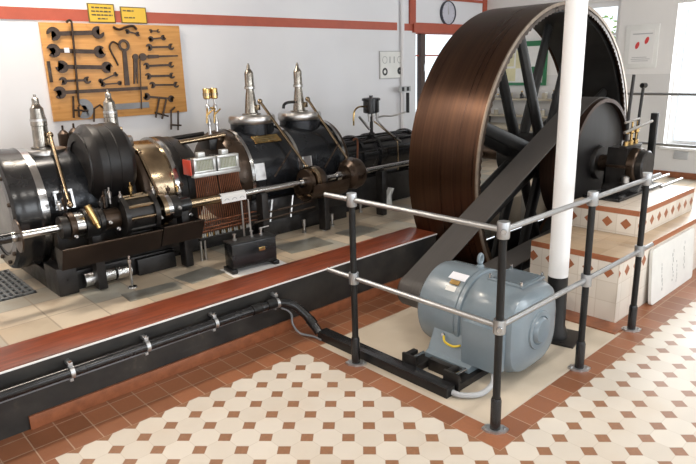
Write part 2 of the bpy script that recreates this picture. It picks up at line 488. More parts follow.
w3 = window(3, (W3[0], W3[2]), (W3[1], W3[3]), 'x', 'white', .07, [2.30], [], .10, XE)
MB().b2((XE-.03, W3[0]-.05, W3[2]-.03), (XE+.1, W3[1]+.03, W3[2]), .004).build('window_sill', 'white', w3)
for i, (a0, a1, z0, z1) in enumerate(WF): window(4+i, (a0, z0), (a1, z1), 'y', 'white', .06, [(a0+a1)/2], [], .06, -4.2)
for i, (a0, a1, z0, z1) in enumerate(WL): window(7+i, (a0, z0), (a1, z1), 'x', 'white', .06, [(a0+a1)/2], [], .06, -2.8)

# shrub outside the end-wall window
random.seed(3)
b = MB()
for k in range(260):
    p = V((random.uniform(-.5, .5), random.uniform(-.55, .55), random.uniform(-.45, .5)))
    a = random.uniform(0, PI); r = random.uniform(.035, .07)
    u = V((math.cos(a), math.sin(a), random.uniform(-.4, .4))); v = V((-math.sin(a)*.5, math.cos(a)*.5, random.uniform(.3, .8)))
    b.prism([(-r, 0), (0, -r*.45), (r, 0), (0, r*.45)], V((10.3, 4.55, 2.0))+p, u, v, u.cross(v).normalized(), .004)
sh = thing('garden_shrub', 'green leafy shrub outside the small end-wall window beside the flywheel', 'shrub', (10.3, 4.55, 0))
b.build('foliage', 'bush', sh)
MB().cyl((10.3, 4.55, -.3), (10.32, 4.55, 2.0), .06, .03).build('trunk', 'darkwood', sh)

# ------------------------------------------------------------------ wall things
YF = YW-.001
# tool board
tb = thing('tool_board', 'large orange pine board on the back wall, hung with spanners and clamps', 'tool board', (2.32, YW, 1.43))
MB().b2((1.70, YW-.030, 1.425), (2.945, YF, 2.225), .003).build('panel', 'board', tb)
MB().b2((1.71, YW-.042, 1.75), (1.735, YW-.030, 1.92), .002).build('holder_strip', 'ironbrown', tb, 'small brown strip at the left edge')
YT = YW-.032
def tri_head(x, z, r, ang, jaw=.9):
    """open spanner jaw outline around (x,z), mouth towards ang"""
    out = []
    n = 14
    for i in range(n+1):
        a = ang+jaw*.62+(2*PI-2*jaw*.62)*i/n
        out.append((x+r*math.cos(a), z+r*math.sin(a)))
    c, s_ = math.cos(ang), math.sin(ang)
    def loc(p, q): return (x+p*c-q*s_, z+p*s_+q*c)
    out += [loc(r*.55, -r*.42), loc(-r*.15, -r*.42), loc(-r*.3, 0), loc(-r*.15, r*.42), loc(r*.55, r*.42)]
    return out
def bar_out(p, q, w0, w1=None):
    w1 = w1 or w0
    p = V((p[0], p[1])); q = V((q[0], q[1])); d = (q-p).normalized(); n = V((-d.y, d.x))
    return [tuple(p+n*w0/2), tuple(q+n*w1/2), tuple(q-n*w1/2), tuple(p-n*w0/2)]
UW = ((0, YT, 0), X_, Z_, -Y_)
GT = 'tools on the wall board'
def spanner(label, p, q, r, w, tilt=.45, second=True, m='tool', name='spanner', t=.010):
    b = MB(); d = math.atan2(q[1]-p[1], q[0]-p[0]); L = math.hypot(q[0]-p[0], q[1]-p[1])
    e = (V(q)-V(p)).normalized()
    pa = V(p)+e*r*.7; qa = V(q)-e*(r*.7 if second else 0)
    b.prism(bar_out(pa, qa, w), *UW, t*.7)
    b.prism(tri_head(p[0], p[1], r, d+PI+tilt), *UW, t)
    if second: b.prism(tri_head(q[0], q[1], r*.95, d+tilt), *UW, t)
    return tag(b.build(name, m), label, 'spanner', GT)
spanner('large double-ended spanner, top of the left column on the tool board', (1.796, 2.136), (2.166, 2.152), .055, .036, .6)
spanner('large double-ended spanner with a white paper tag, second from top in the left column', (1.776, 2.003), (2.16, 1.992), .055, .034, .25)
spanner('large double-ended spanner, third from top in the left column of the board', (1.824, 1.873), (2.205, 1.86), .052, .034, -.5)
spanner('short thin double-ended spanner, fourth in the left column below three large ones', (1.816, 1.757), (2.02, 1.757), .033, .020, .4)
spanner('very long single-ended spanner lying across the lower half of the board', (1.776, 1.663), (2.56, 1.669), .052, .030, .2, False)
tag(MB().b2((1.86, YT-.017, 1.985), (1.90, YT-.0102, 2.025)).build('paper_tag', 'label'), 'small white paper tag on the second large spanner of the tool board', 'tag')
for lab, p, q, r, w in (
    ('tiny spanner at the very top of the right column on the tool board', (2.652, 2.173), (2.726, 2.174), .017, .010),
    ('small spanner second from top in the right column of the tool board', (2.644, 2.103), (2.77, 2.116), .026, .013),
    ('double-ended spanner third from top in the right column of the tool board', (2.619, 2.03), (2.839, 2.035), .032, .018),
    ('double-ended spanner just below the long socket wrench at the right of the board', (2.574, 1.865), (2.821, 1.871), .030, .020),
    ('double-ended spanner with straight shank, second below the long socket wrench', (2.578, 1.773), (2.818, 1.772), .030, .020),
    ('double-ended spanner third below the long socket wrench, thick right jaw', (2.61, 1.693), (2.852, 1.686), .030, .017),
    ('lowest double-ended spanner in the right column, above the two clamps', (2.542, 1.591), (2.786, 1.558), .034, .020),
    ('small spanner, upper one of the little pair in the middle of the board', (2.134, 1.745), (2.277, 1.800), .022, .012),
    ('small spanner, lower one of the little pair in the middle of the board', (2.15, 1.716), (2.303, 1.722), .022, .012)):
    spanner(lab, p, q, r, w, random.choice((-.4, .4)), t=.007)
b = MB(); b.prism(bar_out((2.56, 1.947), (2.897, 1.953), .022, .012), *UW, .01); b.lathe([(.0, 0), (.034, 0), (.034, .016), (0, .016)], (2.545, YT, 1.945), (0, -1, 0), 18)
b.prism(bar_out((2.60, 1.947), (2.70, 1.949), .034, .028), *UW, .013)
tag(b.build('socket_wrench', 'tool'), 'long dark socket wrench lying level at the right of the tool board', 'wrench', GT)
b = MB(); b.ring((2.381, YT, 2.046), (0, -1, 0), .030, .052, 0, .012, 28); b.prism(bar_out((2.379, 1.997), (2.368, 1.70), .036, .046), *UW, .010)
tag(b.build('ring_spanner', 'tool'), 'big ring spanner hanging upright in the middle of the tool board', 'spanner', GT)
b = MB(); b.tube([(x, YT-.010, z) for x, z in ((2.335, 2.05), (2.285, 2.075), (2.250, 2.04), (2.256, 1.995), (2.285, 1.93), (2.305, 1.875))], .0085, 8, 5)
tag(b.build('hook_spanner', 'tool'), 'curved hook spanner hanging left of the big ring spanner', 'spanner', GT)
b = MB(); b.tube([(x, YT-.012, z) for x, z in ((2.302, 2.20), (2.353, 2.18), (2.42, 2.202), (2.486, 2.212), (2.515, 2.183))], .011, 8, 5)
tag(b.build('curved_spanner', 'tool'), 'wavy curved spanner at the top middle edge of the tool board', 'spanner', GT)
spanner('small spanner just below the wavy curved spanner near the top edge', (2.429, 2.165), (2.524, 2.145), .022, .012, .4, t=.007)
b = MB(); b.tube([(x, YT-.024, z) for x, z in ((1.905, 2.225), (1.925, 2.243), (1.945, 2.235), (1.945, 2.16), (1.915, 1.60), (1.912, 1.55))], .0095, 8, 3)
tag(b.build('hooked_bar', 'tool'), 'long black hooked bar hanging vertically over the left-column spanners', 'bar', GT)
b = MB(); b.prism(bar_out((2.470, 1.94), (2.436, 1.71), .030, .012), *UW, .012); b.prism(bar_out((2.485, 1.94), (2.466, 1.71), .018, .010), *UW, .009); b.lathe([(0, 0), (.028, 0), (.028, .016), (0, .016)], (2.475, YT, 1.945), (0, -1, 0), 16)
tag(b.build('pipe_tongs', 'tool'), 'dark tongs hanging right of the big ring spanner', 'tongs', GT)
b = MB(); b.cyl((2.508, YT-.022, 1.92), (2.470, YT-.022, 1.48), .006, None, 8)
tag(b.build('thin_rod', 'tool'), 'thin steel rod hanging across the long spanner and the flat bar', 'rod', GT)
b = MB(); b.prism(bar_out((2.215, 1.515), (2.554, 1.516), .052), *UW, .010)
tag(b.build('flat_bar', 'toolgrey'), 'thick grey flat bar lying level near the bottom of the tool board', 'bar', GT)
b = MB()
b.prism([(1.954+.085*math.cos(a), 1.517+.085*math.sin(a)) for a in [math.radians(t) for t in range(-120, 121, 15)]]+[(1.954+.03*math.cos(a), 1.517+.03*math.sin(a)) for a in [math.radians(t) for t in range(120, -121, -30)]], *UW, .007)
tag(b.build('crescent_plate', 'toolgrey'), 'grey crescent-shaped steel plate at the lower left of the tool board', 'plate', GT)
def clamp(label, legs, bars, w=.009, off=.016):
    b = MB()
    for pts in legs+bars: b.tube([(x, YT-off, z) for x, z in pts], w, 6)
    return tag(b.build('clamp', 'tool'), label, 'clamp', GT)
clamp('dark screw clamp hanging over the crescent-shaped plate', [[(1.877, 1.63), (1.856, 1.446)], [(1.907, 1.536), (1.903, 1.451)]], [[(1.862, 1.512), (1.987, 1.499)]])
clamp('dark screw clamp hanging from the lowest right spanner, left of the other clamp', [[(2.658, 1.572), (2.602, 1.394)], [(2.728, 1.555), (2.664, 1.376)]], [[(2.60, 1.440), (2.731, 1.397)]])
clamp('dark screw clamp hanging off the lower right corner of the tool board', [[(2.806, 1.478), (2.763, 1.448), (2.743, 1.27)], [(2.836, 1.443), (2.815, 1.257)]], [[(2.740, 1.316), (2.853, 1.301)]], .009, .020)
b = MB(); b.tube([(x, YT-.010, z) for x, z in ((2.024, 1.40), (2.042, 1.512), (2.097, 1.542), (2.138, 1.5), (2.118, 1.39))], .0085, 8)
tag(b.build('arched_shackle', 'tool'), 'dark arched shackle hanging at the bottom edge of the tool board', 'shackle', GT)

# yellow enamel signs
def yellow_sign(label, cx, cz, w, h, lines):
    r = thing('yellow_sign', label, 'sign', (cx, YW, cz), 'yellow signs above the tool board')
    MB().b2((cx-w/2, YW-.016, cz-h/2), (cx+w/2, YW-.0065, cz+h/2), .001).build('border', 'olive', r)
    MB().b2((cx-w/2+.009, YW-.019, cz-h/2+.009), (cx+w/2-.009, YW-.0155, cz+h/2-.009)).build('face', 'yellow', r)
    b = MB()
    for (x0, x1, z) in lines:
        x = x0
        while x < x1-.004:
            l = min(random.uniform(.018, .040), x1-x); hh = random.uniform(.009, .013)
            b.b2((cx+x, YW-.0205, cz+z-hh/2), (cx+x+l, YW-.0188, cz+z+hh/2)); x += l+.007
    b.build('lettering', 'ink', r)
yellow_sign('yellow sign with four lines of dark writing above the tool board', 2.227, 2.313, .232, .158, [(-.085, .085, .045), (-.09, .09, .015), (-.09, .095, -.015), (-.04, .045, -.045)])
yellow_sign('yellow sign with two short lines of writing, right of the fuller one', 2.517, 2.306, .240, .140, [(-.10, .0, .036), (-.095, .015, -.022)])

# framed diagram plate
dg = thing('diagram_plate', 'white framed plate with rings and bars printed on it, beside the wall pipe', 'plate', (5.92, YW, 1.65))
MB().b2((5.69, YW-.016, 1.645), (6.15, YF, 1.99), .001).build('border', 'inkgrey', dg)
MB().b2((5.70, YW-.0185, 1.655), (6.14, YW-.0155, 1.98)).build('face', 'offwhite', dg)
for x in (5.78, 6.06): MB().ring((x, YW-.0185, 1.88), (0, -1, 0), .038, .046, 0, .002, 24).build('grey_ring', 'inkgrey', dg)
for x in (5.875, 5.955): MB().b2((x-.01, YW-.0205, 1.84), (x+.01, YW-.0185, 1.92)).build('grey_bar', 'inkgrey', dg)
MB().ring((5.78, YW-.0185, 1.735), (0, -1, 0), .024, .048, 0, .002, 24).build('dark_ring', 'inkblack', dg)
MB().ring((6.06, YW-.0185, 1.74), (0, -1, 0), .008, .046, 0, .002, 24).build('dark_ring', 'inkblack', dg)

# wall clock
ck = thing('wall_clock', 'round wall clock with dark rim above the red window lintel', 'clock', (7.06, YW, 2.36))
MB().lathe([(0, 0), (.160, 0), (.160, .03), (.152, .042), (.147, .034), (.147, .02), (0, .02)], (7.06, YF, 2.49), (0, -1, 0), 40).build('rim', 'clockrim', ck)
MB().lathe([(0, 0), (.1465, 0), (.1465, .002), (0, .002)], (7.06, YF-.0205, 2.49), (0, -1, 0), 40).build('dial', 'dial', ck)
for k in range(12):
    a = k*PI/6; MB().box((7.06+.122*math.sin(a), YW-.0245, 2.49+.122*math.cos(a)), (.008, .002, .022), Matrix.Rotation(a, 3, 'Y')).build('hour_mark', 'inkgrey', ck)
MB().prism(bar_out((7.06, 2.47), (7.055, 2.585), .012, .006), (0, YW-.024, 0), X_, Z_, -Y_, .003).build('minute_hand', 'inkgrey', ck)
MB().prism(bar_out((7.065, 2.47), (7.05, 2.56), .016, .010), (0, YW-.028, 0), X_, Z_, -Y_, .003).build('hour_hand', 'inkgrey', ck)

# white pipe down the back wall with switch boxes
wp = thing('wall_pipe', 'white vertical service pipe on the back wall left of the red post', 'pipe', (6.10, YW-.03, PZ))
MB().cyl((6.10, YW-.032, PZ), (6.10, YW-.032, ZC-.001), .026, None, 18).build('pipe', 'wall', wp)
sw = thing('switch_box', 'small grey switch box with two dark inserts on the wall pipe', 'switch', (6.03, YW-.1, 1.47))
MB().b2((5.95, YW-.14, 1.475), (6.14, YW-.098, 1.545), .005).build('housing', 'plastic', sw)
MB().b2((5.965, YW-.146, 1.485), (6.01, YW-.1395, 1.535), .002).build('insert', 'blackmatt', sw)
MB().b2((6.06, YW-.146, 1.485), (6.105, YW-.1395, 1.535), .002).build('insert', 'blackmatt', sw)
b = MB(); b.b2((6.09, YW-.135, 1.20), (6.12, YW-.10, 1.46), .004)
tag(b.build('cable_trunking', 'blackmatt'), 'dark cable trunking hanging below the grey switch box', 'trunking')

# end wall: poster with red spots, green notice board, wall shelves
ps = thing('poster', 'white framed poster with two red spots on the end wall', 'poster', (XE, 3.19, 1.74))
MB().b2((XE-.014, 3.00, 1.69), (XE-.001, 3.40, 2.21), .002).build('mount', 'offwhite', ps)
MB().b2((XE-.017, 3.045, 1.745), (XE-.0135, 3.34, 2.14)).build('sheet', 'paper', ps)
b = MB()
for y, z in ((3.245, 1.965), (3.135, 2.02)): b.prism([(.023*math.cos(t)-.010*math.sin(t), .042*math.sin(t)) for t in [2*PI*k/18 for k in range(18)]], (XE-.017, y, z), Y_, Z_, -X_, .0015)
b.build('red_spots', 'redspot', ps)
b = MB()
for k, (y0, y1) in enumerate(((3.10, 3.30), (3.08, 3.31), (3.12, 3.30))): b.b2((XE-.0185, y0, 1.775+k*.022), (XE-.0168, y1, 1.782+k*.022))
b.b2((XE-.0185, 3.07, 2.095), (XE-.0168, 3.31, 2.107))
b.build('lettering', 'inkgrey', ps)
gb = thing('notice_board', 'green framed notice board on the end wall seen through the flywheel spokes', 'notice board', (XE, 4.85, 1.5))
b = MB(); b.b2((XE-.03, 4.46, 2.02), (XE-.001, 5.25, 2.09)); b.b2((XE-.03, 4.46, 1.48), (XE-.001, 4.51, 2.02)); b.b2((XE-.03, 5.19, 1.48), (XE-.001, 5.25, 2.02)); b.b2((XE-.03, 4.51, 1.48), (XE-.001, 5.19, 1.52))
b.build('frame', 'green', gb)
MB().b2((XE-.02, 4.51, 1.52), (XE-.001, 5.19, 2.02)).build('backing', 'offwhite', gb)
for y0, y1, z0, z1 in ((4.98, 5.17, 1.75, 1.98), (4.80, 4.95, 1.72, 1.97), (4.95, 5.15, 1.54, 1.72)):
    MB().b2((XE-.023, y0, z0), (XE-.0198, y1, z1)).build('notice_sheet', 'notice', gb)
MB().b2((XE-.023, 4.58, 1.55), (XE-.0198, 4.76, 1.74)).build('notice_sheet', 'green', gb)
def shelf(label, z, y0, y1):
    r = thing('wall_shelf', label, 'shelf', (XE-.1, (y0+y1)/2, z), 'shelves on the end wall')
    MB().b2((XE-.20, y0, z-.022), (XE-.001, y1, z), .002).build('board', 'shelfgrey', r)
    for y in (y0+.06, y1-.06): MB().prism([(0, 0), (-.16, 0), (0, -.12)], (XE-.001, y, z-.0225), X_, Z_, Y_, .012).build('bracket', 'blackmatt', r)
shelf('upper narrow shelf on the end wall below the green notice board', 1.30, 4.15, 5.42)
shelf('lower narrow shelf on the end wall behind the flywheel hub', 1.06, 4.15, 5.42)
random.seed(11)
spots = ('second', 'third', 'fourth', 'fifth', 'sixth', 'seventh', 'eighth')
for z, nm, ys in ((1.30, 'upper', (4.28, 4.42, 4.62, 4.78, 4.98, 5.16, 5.32)), (1.06, 'lower', (4.25, 4.45, 4.66, 4.92, 5.2))):
    for i, y in enumerate(ys):
        h = random.uniform(.09, .14); r = random.uniform(.024, .034); k = i % 3
        lab = '%s exhibit %s from the right on the %s end-wall shelf' % (('small dark bottle', 'pale low tin', 'steel fitting')[k], ('first',)[0] if i == 0 else spots[i-1], nm)
        t = thing(('bottle', 'tin', 'pipe_fitting')[k], lab, ('bottle', 'tin', 'fitting')[k], (XE-.10, y, z), 'exhibits on the end-wall shelves')
        if k == 0:
            MB().lathe([(0, 0), (r, 0), (r, h*.55), (r*.4, h*.75), (r*.4, h*.95), (0, h*.95)], (XE-.10, y, z), Z_, 14).build('body', 'black', t)
            MB().lathe([(0, h*.951), (r*.46, h*.951), (r*.46, h*1.08), (0, h*1.08)], (XE-.10, y, z), Z_, 12).build('cap', 'brass', t)
        elif k == 1:
            MB().lathe([(0, 0), (r*1.4, 0), (r*1.4, h*.6), (0, h*.6)], (XE-.10, y, z), Z_, 16).build('body', 'shelfgrey', t)
            MB().lathe([(0, h*.601), (r*1.48, h*.601), (r*1.48, h*.68), (0, h*.68)], (XE-.10, y, z), Z_, 16).build('lid', 'steel', t)
        else:
            MB().lathe([(0, 0), (r, 0), (r, h*.2), (r*.6, h*.3), (r*.6, h*.8), (r*.9, h*.82), (r*.9, h), (0, h)], (XE-.10, y, z), Z_, 8).build('body', 'steel', t)
            MB().cyl((XE-.10-r*1.5, y, z+h*.55), (XE-.10+r*.5, y, z+h*.55), r*.35, None, 8).build('spigot', 'brass', t)
bn = thing('work_bench', 'pale bench against the end wall below the shelves', 'bench', (7.78, 4.75, PZ))
MB().b2((7.58, 4.1, .88), (7.979, 5.45, .93), .003).build('worktop', 'shelfgrey', bn)
for y in (4.14, 5.36):
    for x in (7.60, 7.91): MB().b2((x, y, PZ), (x+.05, y+.05, .88)).build('leg', 'blackmatt', bn)
vt = tag(MB().b2((XE-.012, 2.52, .60), (XE-.001, 2.68, .69), .002).build('vent_grille', 'plastic'), 'small grey vent grille low on the end wall under the bright window', 'vent')

# ------------------------------------------------------------------ far guard rail behind the bearing
fr = thing('far_guard_rail', 'steel two-bar guard rail on the raised floor behind the bearing', 'railing', (7.1, 2.6, PZ))
def post(parent, x, y, z0, h, rails_z, flange=True, sleeve=True):
    MB().cyl((x, y, z0+.012), (x, y, z0+h), .0195, None, 16).build('post', 'blackmatt', parent)
    if sleeve: MB().lathe([(.0197, .012), (.027, .012), (.027, .17), (.022, .185), (.0197, .185), (.0197, .012)], (x, y, z0), Z_, 16).build('sleeve', 'black', parent)
    if flange:
        f = MB(); f.prism([(.068, 0), (.045, .03), (0, .045), (-.045, .03), (-.068, 0), (-.045, -.03), (0, -.045), (.045, -.03)], (x, y, z0+.0005), V((.64, -.768, 0)), V((.768, .64, 0)), Z_, .012)
        fo = f.build('base_flange', 'zinc', parent)
        for s_ in (-1, 1):
            MB().lathe([(0, .0125), (.008, .0125), (.008, .02), (0, .02)], (x+.046*s_*.64, y-.046*s_*.768, z0), Z_, 6).build('bolt', 'steel', fo)
    for rz in rails_z:
        MB().lathe([(.0197, -.040), (.029, -.040), (.031, -.034), (.031, .034), (.029, .040), (.0, .040)] if rz > h-.06 else [(.0197, -.036), (.030, -.036), (.031, -.030), (.031, .030), (.030, .036), (.0197, .036), (.0197, -.036)], (x, y, z0+rz), Z_, 18).build('connector', 'rail', parent)
for y in (3.0, 2.05): post(fr, 7.1, y, PZ, 1.06, (.515, 1.06), False, False)
for z in (1.425, .88): MB().cyl((7.1, 1.6, z), (7.1, 3.22, z), .0148, None, 14).build('rail', 'rail', fr)

# ------------------------------------------------------------------ tiled bearing plinth
b = MB()
b.b2((4.02, 1.61, 0), (4.40, 2.29, .485), .003)
b.b2((4.40, 1.61, 0), (6.61, 2.30, .485), .003)
b.b2((4.61, 1.74, .486), (5.80, 2.30, .690), .003)
struct(b.build('trim_plinth', 'plinth'))
struct(MB().b2((3.85, 1.53, .0005), (4.019, 2.29, .010)).build('trim_9', 'skirt'))

# leaning board
wb = thing('leaning_panel', 'white rounded panel leaning against the side of the tiled plinth', 'panel', (4.95, 1.56, 0))
rot = Matrix.Rotation(math.radians(-3.2), 3, 'X')
b = MB(); out = []
W_, H_, r_ = .88, .435, .035
for cx, cz, a0 in ((W_-r_, r_, -90), (W_-r_, H_-r_, 0), (r_, H_-r_, 90), (r_, r_, 180)):
    for k in range(6):
        a = math.radians(a0+18*k); out.append((cx+r_*math.cos(a), cz+r_*math.sin(a)))
lean_v = V((0, math.sin(math.radians(4)), math.cos(math.radians(4)))); lean_n = X_.cross(lean_v).normalized()
org = V((4.515, 1.552, .002))
b.prism(out, org, X_, lean_v, lean_n*-1 if lean_n.y < 0 else lean_n, .022)
b.build('sheet', 'offwhite', wb)
b = MB(); random.seed(5)
nrm = lean_n if lean_n.y < 0 else -lean_n
for cx, z0, z1 in ((.20, .08, .30), (.42, .10, .36), (.50, .07, .24), (.66, .14, .37)):
    z = z0
    while z < z1:
        l = random.uniform(.012, .03); dx = random.uniform(-.012, .012)
        b.box(org+X_*(cx+dx)+lean_v*z+nrm*.0012, (random.uniform(.006, .014), .001, l), Matrix.Rotation(math.radians(-4), 3, 'X')); z += l+random.uniform(.004, .016)
b.build('faded_writing', 'inkgrey', wb)

# ------------------------------------------------------------------ white iron column
ic = thing('iron_column', 'slim white iron column with black painted foot beside the motor', 'column', (3.54, 1.809, 0))
cx, cy = 3.54, 1.809
MB().cyl((cx, cy, .44), (cx, cy, ZC-.002), .063, None, 28).build('shaft', 'white', ic)
MB().lathe([(0, .014), (.085, .014), (.085, .05), (.066, .09), (.0635, .439), (0, .439)], (cx, cy, 0), Z_, 28).build('foot', 'blackmatt', ic)
MB().box((cx+.02, cy-.02, .0075), (.27, .27, .013), Matrix.Rotation(math.radians(12), 3, 'Z'), .004).build('base_plate', 'iron', ic)

# ------------------------------------------------------------------ near guard railing
gr = thing('guard_railing', 'black-posted guard railing with galvanised bars around the grey motor', 'railing', (2.344, 1.48, 0))
for x, y in ((2.344, 2.501), (2.344, 1.48), (3.236, 1.479), (4.000, 1.485)): post(gr, x, y, 0, 1.056, (.573, 1.056))
for z in (1.056, .573):
    MB().cyl((2.344, 1.50, z), (2.344, 2.735, z), .0148, None, 14).build('rail', 'rail', gr)
    MB().cyl((2.36, 1.48, z), (4.20, 1.482, z), .0148, None, 14).build('rail', 'rail', gr)
for z in (1.056, .573): MB().lathe([(0, 0), (.013, 0), (.015, .006), (.013, .02), (0, .02)], (2.318, 1.462, z), (-.7, -.5, 0), 10).build('set_screw', 'chrome', gr)

# ------------------------------------------------------------------ flywheel, shaft, pulley, belt
XC, ZCW = 5.32, .914
ax = (0, 1, 0)
fw = thing('flywheel', 'huge browned steel flywheel with eight double spokes turning in a floor pit', 'flywheel', (XC, 3.1, ZCW))
R = 1.395
MB().lathe([(1.335, 2.755), (R, 2.755), (R, 3.45), (1.335, 3.45), (1.335, 3.44), (1.355, 3.40), (1.355, 2.80), (1.335, 2.77), (1.335, 2.755)], (XC, 0, ZCW), ax, 144).build('rim', 'rim', fw)
MB().lathe([(1.369, 2.742), (R+.002, 2.742), (R+.002, 2.7545), (1.369, 2.7545), (1.369, 2.742)], (XC, 0, ZCW), ax, 144).build('rim_edge', 'rimedge', fw, 'bright machined edge of the rim')
MB().lathe([(1.31, 2.80), (1.354, 2.80), (1.354, 3.40), (1.31, 3.40), (1.31, 2.80)], (XC, 0, ZCW), ax, 144).build('rim_lining', 'wheeliron', fw)
MB().lathe([(.075, 2.84), (.20, 2.84), (.22, 2.86), (.22, 3.33), (.20, 3.35), (.075, 3.35), (.075, 2.84)], (XC, 0, ZCW), ax, 40).build('hub', 'wheeliron', fw)
for yy in (2.95, 3.22):
    for k in range(8):
        a = math.radians(115+45*k); d = V((math.cos(a), 0, math.sin(a))); t = V((-math.sin(a), 0, math.cos(a)))
        p0 = V((XC, yy, ZCW))+d*.215; p1 = V((XC, yy, ZCW))+d*1.309
        b = MB(); n = 12; rings = []
        for p, w_, h_ in ((p0, .070, .045), (p1, .052, .036)):
            rings.append([b.bm.verts.new(p+t*w_*math.cos(2*PI*i/n)+Y_*h_*math.sin(2*PI*i/n)) for i in range(n)])
        for i in range(n):
            j = (i+1) % n; b.bm.faces.new((rings[0][i], rings[0][j], rings[1][j], rings[1][i]))
        b.bm.faces.new(rings[0]); b.bm.faces.new(rings[1])
        b.build('spoke', 'wheeliron', fw)
MB().cyl((XC, 2.0, ZCW), (XC, 4.30, ZCW), .0745, None, 32).build('shaft', 'ironbrown', fw)
# toothed barring ring just inside the rim edge: one continuous gear ring
b = MB(); NT = 150
def gp_(k, r, y): a = 2*PI*k/(NT*2); return b.bm.verts.new((XC+r*math.cos(a), y, ZCW+r*math.sin(a)))
rows = []
for k in range(NT*2):
    ri = 1.322 if k % 2 else 1.335
    rows.append([gp_(k, 1.362, 2.748), gp_(k, ri, 2.748), gp_(k, ri, 2.765), gp_(k, 1.362, 2.765)])
for k in range(NT*2):
    p_, q_ = rows[k], rows[(k+1) % (NT*2)]
    for m_ in range(4): b.bm.faces.new((p_[m_], p_[(m_+1) % 4], q_[(m_+1) % 4], q_[m_]))
b.build('barring_ring', 'ironbrown', fw)

bp = thing('belt_pulley', 'broad dark belt pulley on the shaft in front of the flywheel', 'pulley', (XC, 2.52, ZCW))
MB().lathe([(.53, 2.375), (.562, 2.375), (.565, 2.52), (.562, 2.67), (.53, 2.67), (.53, 2.375)], (XC, 0, ZCW), ax, 96).build('rim', 'pulley', bp)
MB().lathe([(.0755, 2.38), (.14, 2.38), (.15, 2.40), (.15, 2.65), (.14, 2.67), (.0755, 2.67), (.0755, 2.38)], (XC, 0, ZCW), ax, 32).build('hub', 'iron', bp)
for k in range(6):
    a = math.radians(20+60*k); d = V((math.cos(a), 0, math.sin(a)))
    MB().prism([(.145, -.05), (.53, -.04), (.53, .04), (.145, .05)], (XC, 2.4305, ZCW), d, V((-d.z, 0, d.x)), Y_, .10).build('spoke', 'wheeliron', bp)
MB().lathe([(.155, 2.415), (.529, 2.415), (.529, 2.43), (.155, 2.43), (.155, 2.415)], (XC, 0, ZCW), ax, 64).build('web', 'drumblack', bp)

XM, ZM = 3.01, .284
RB, RM = .567, .108
L = math.hypot(XC-XM, ZCW-ZM); inc = math.atan2(ZCW-ZM, XC-XM); off = math.asin((RB-RM)/L)
path = []
aT = inc+off+PI/2                                     # upper tangent
aB = inc-off-PI/2
n = 28
for i in range(n+1):                                  # around the big pulley: from the upper tangent clockwise to the lower
    a = aT-(aT-aB)*i/n; path.append((XC+RB*math.cos(a), ZCW+RB*math.sin(a), math.cos(a), math.sin(a)))
for i in range(n+1):                                  # around the small pulley
    a = aB-(2*PI-(aT-aB))*i/n; path.append((XM+RM*math.cos(a), ZM+RM*math.sin(a), math.cos(a), math.sin(a)))
b = MB(); th = .007; rows = []
for x, z, nx, nz in path:
    rows.append([b.bm.verts.new((x, 2.415, z)), b.bm.verts.new((x, 2.645, z)), b.bm.verts.new((x+nx*th, 2.645, z+nz*th)), b.bm.verts.new((x+nx*th, 2.415, z+nz*th))])
for i in range(len(rows)):
    a_, c_ = rows[i], rows[(i+1) % len(rows)]
    for k in range(4): b.bm.faces.new((a_[k], a_[(k+1) % 4], c_[(k+1) % 4], c_[k]))
tag(b.build('drive_belt', 'belt'), 'wide dark grey flat belt running from the motor up to the pulley', 'belt')

# outboard bearing on the plinth
ob = thing('outboard_bearing', 'dark pedestal bearing with round end cap on the tiled plinth', 'bearing', (XC, 2.1, .69))
MB().b2((4.80, 1.975, .692), (5.72, 2.285, .715), .004).build('sole_plate', 'black', ob)
MB().prism([(-.21, 0), (.21, 0), (.19, .03), (.15, .05), (.15, .25), (.14, .36), (-.14, .36), (-.15, .25), (-.15, .05), (-.19, .03)], (XC, 2.106, .716), X_, Z_, Y_, .165).build('pedestal', 'iron', ob)
MB().b2((XC-.16, 2.1065, .905), (XC+.16, 2.275, .93), .004).build('joint_plate', 'ironbrown', ob)
MB().lathe([(0, 1.975), (.125, 1.975), (.136, 1.987), (.136, 2.035), (0, 2.035)], (XC, 0, ZCW), ax, 36).build('end_cap', 'iron', ob)
MB().lathe([(.09, 2.036), (.146, 2.036), (.154, 2.048), (.154, 2.104), (.09, 2.104), (.09, 2.036)], (XC, 0, ZCW), ax, 36).build('cap_ring', 'ironbrown', ob, 'brown ring behind the end cap')
for x in (XC-.12, XC+.12): MB().lathe([(0, 0), (.024, 0), (.024, .03), (.015, .034), (.015, .06), (0, .06)], (x, 2.16, 1.077), Z_, 8).build('cap_bolt', 'chrome', ob)
MB().lathe([(.0, 0), (.020, 0), (.020, .02), (.032, .028), (.032, .075), (.020, .085), (0, .085)], (XC-.19, 2.08, .7655), Z_, 14).build('oil_cup', 'steel', ob)
for x0, x1, y in ((5.45, 5.95, 1.90), (5.5, 6.1, 2.07)): MB().cyl((x0, y, .729), (x1, y, .729), .013, None, 10).build('barring_rod', 'chrome', ob)
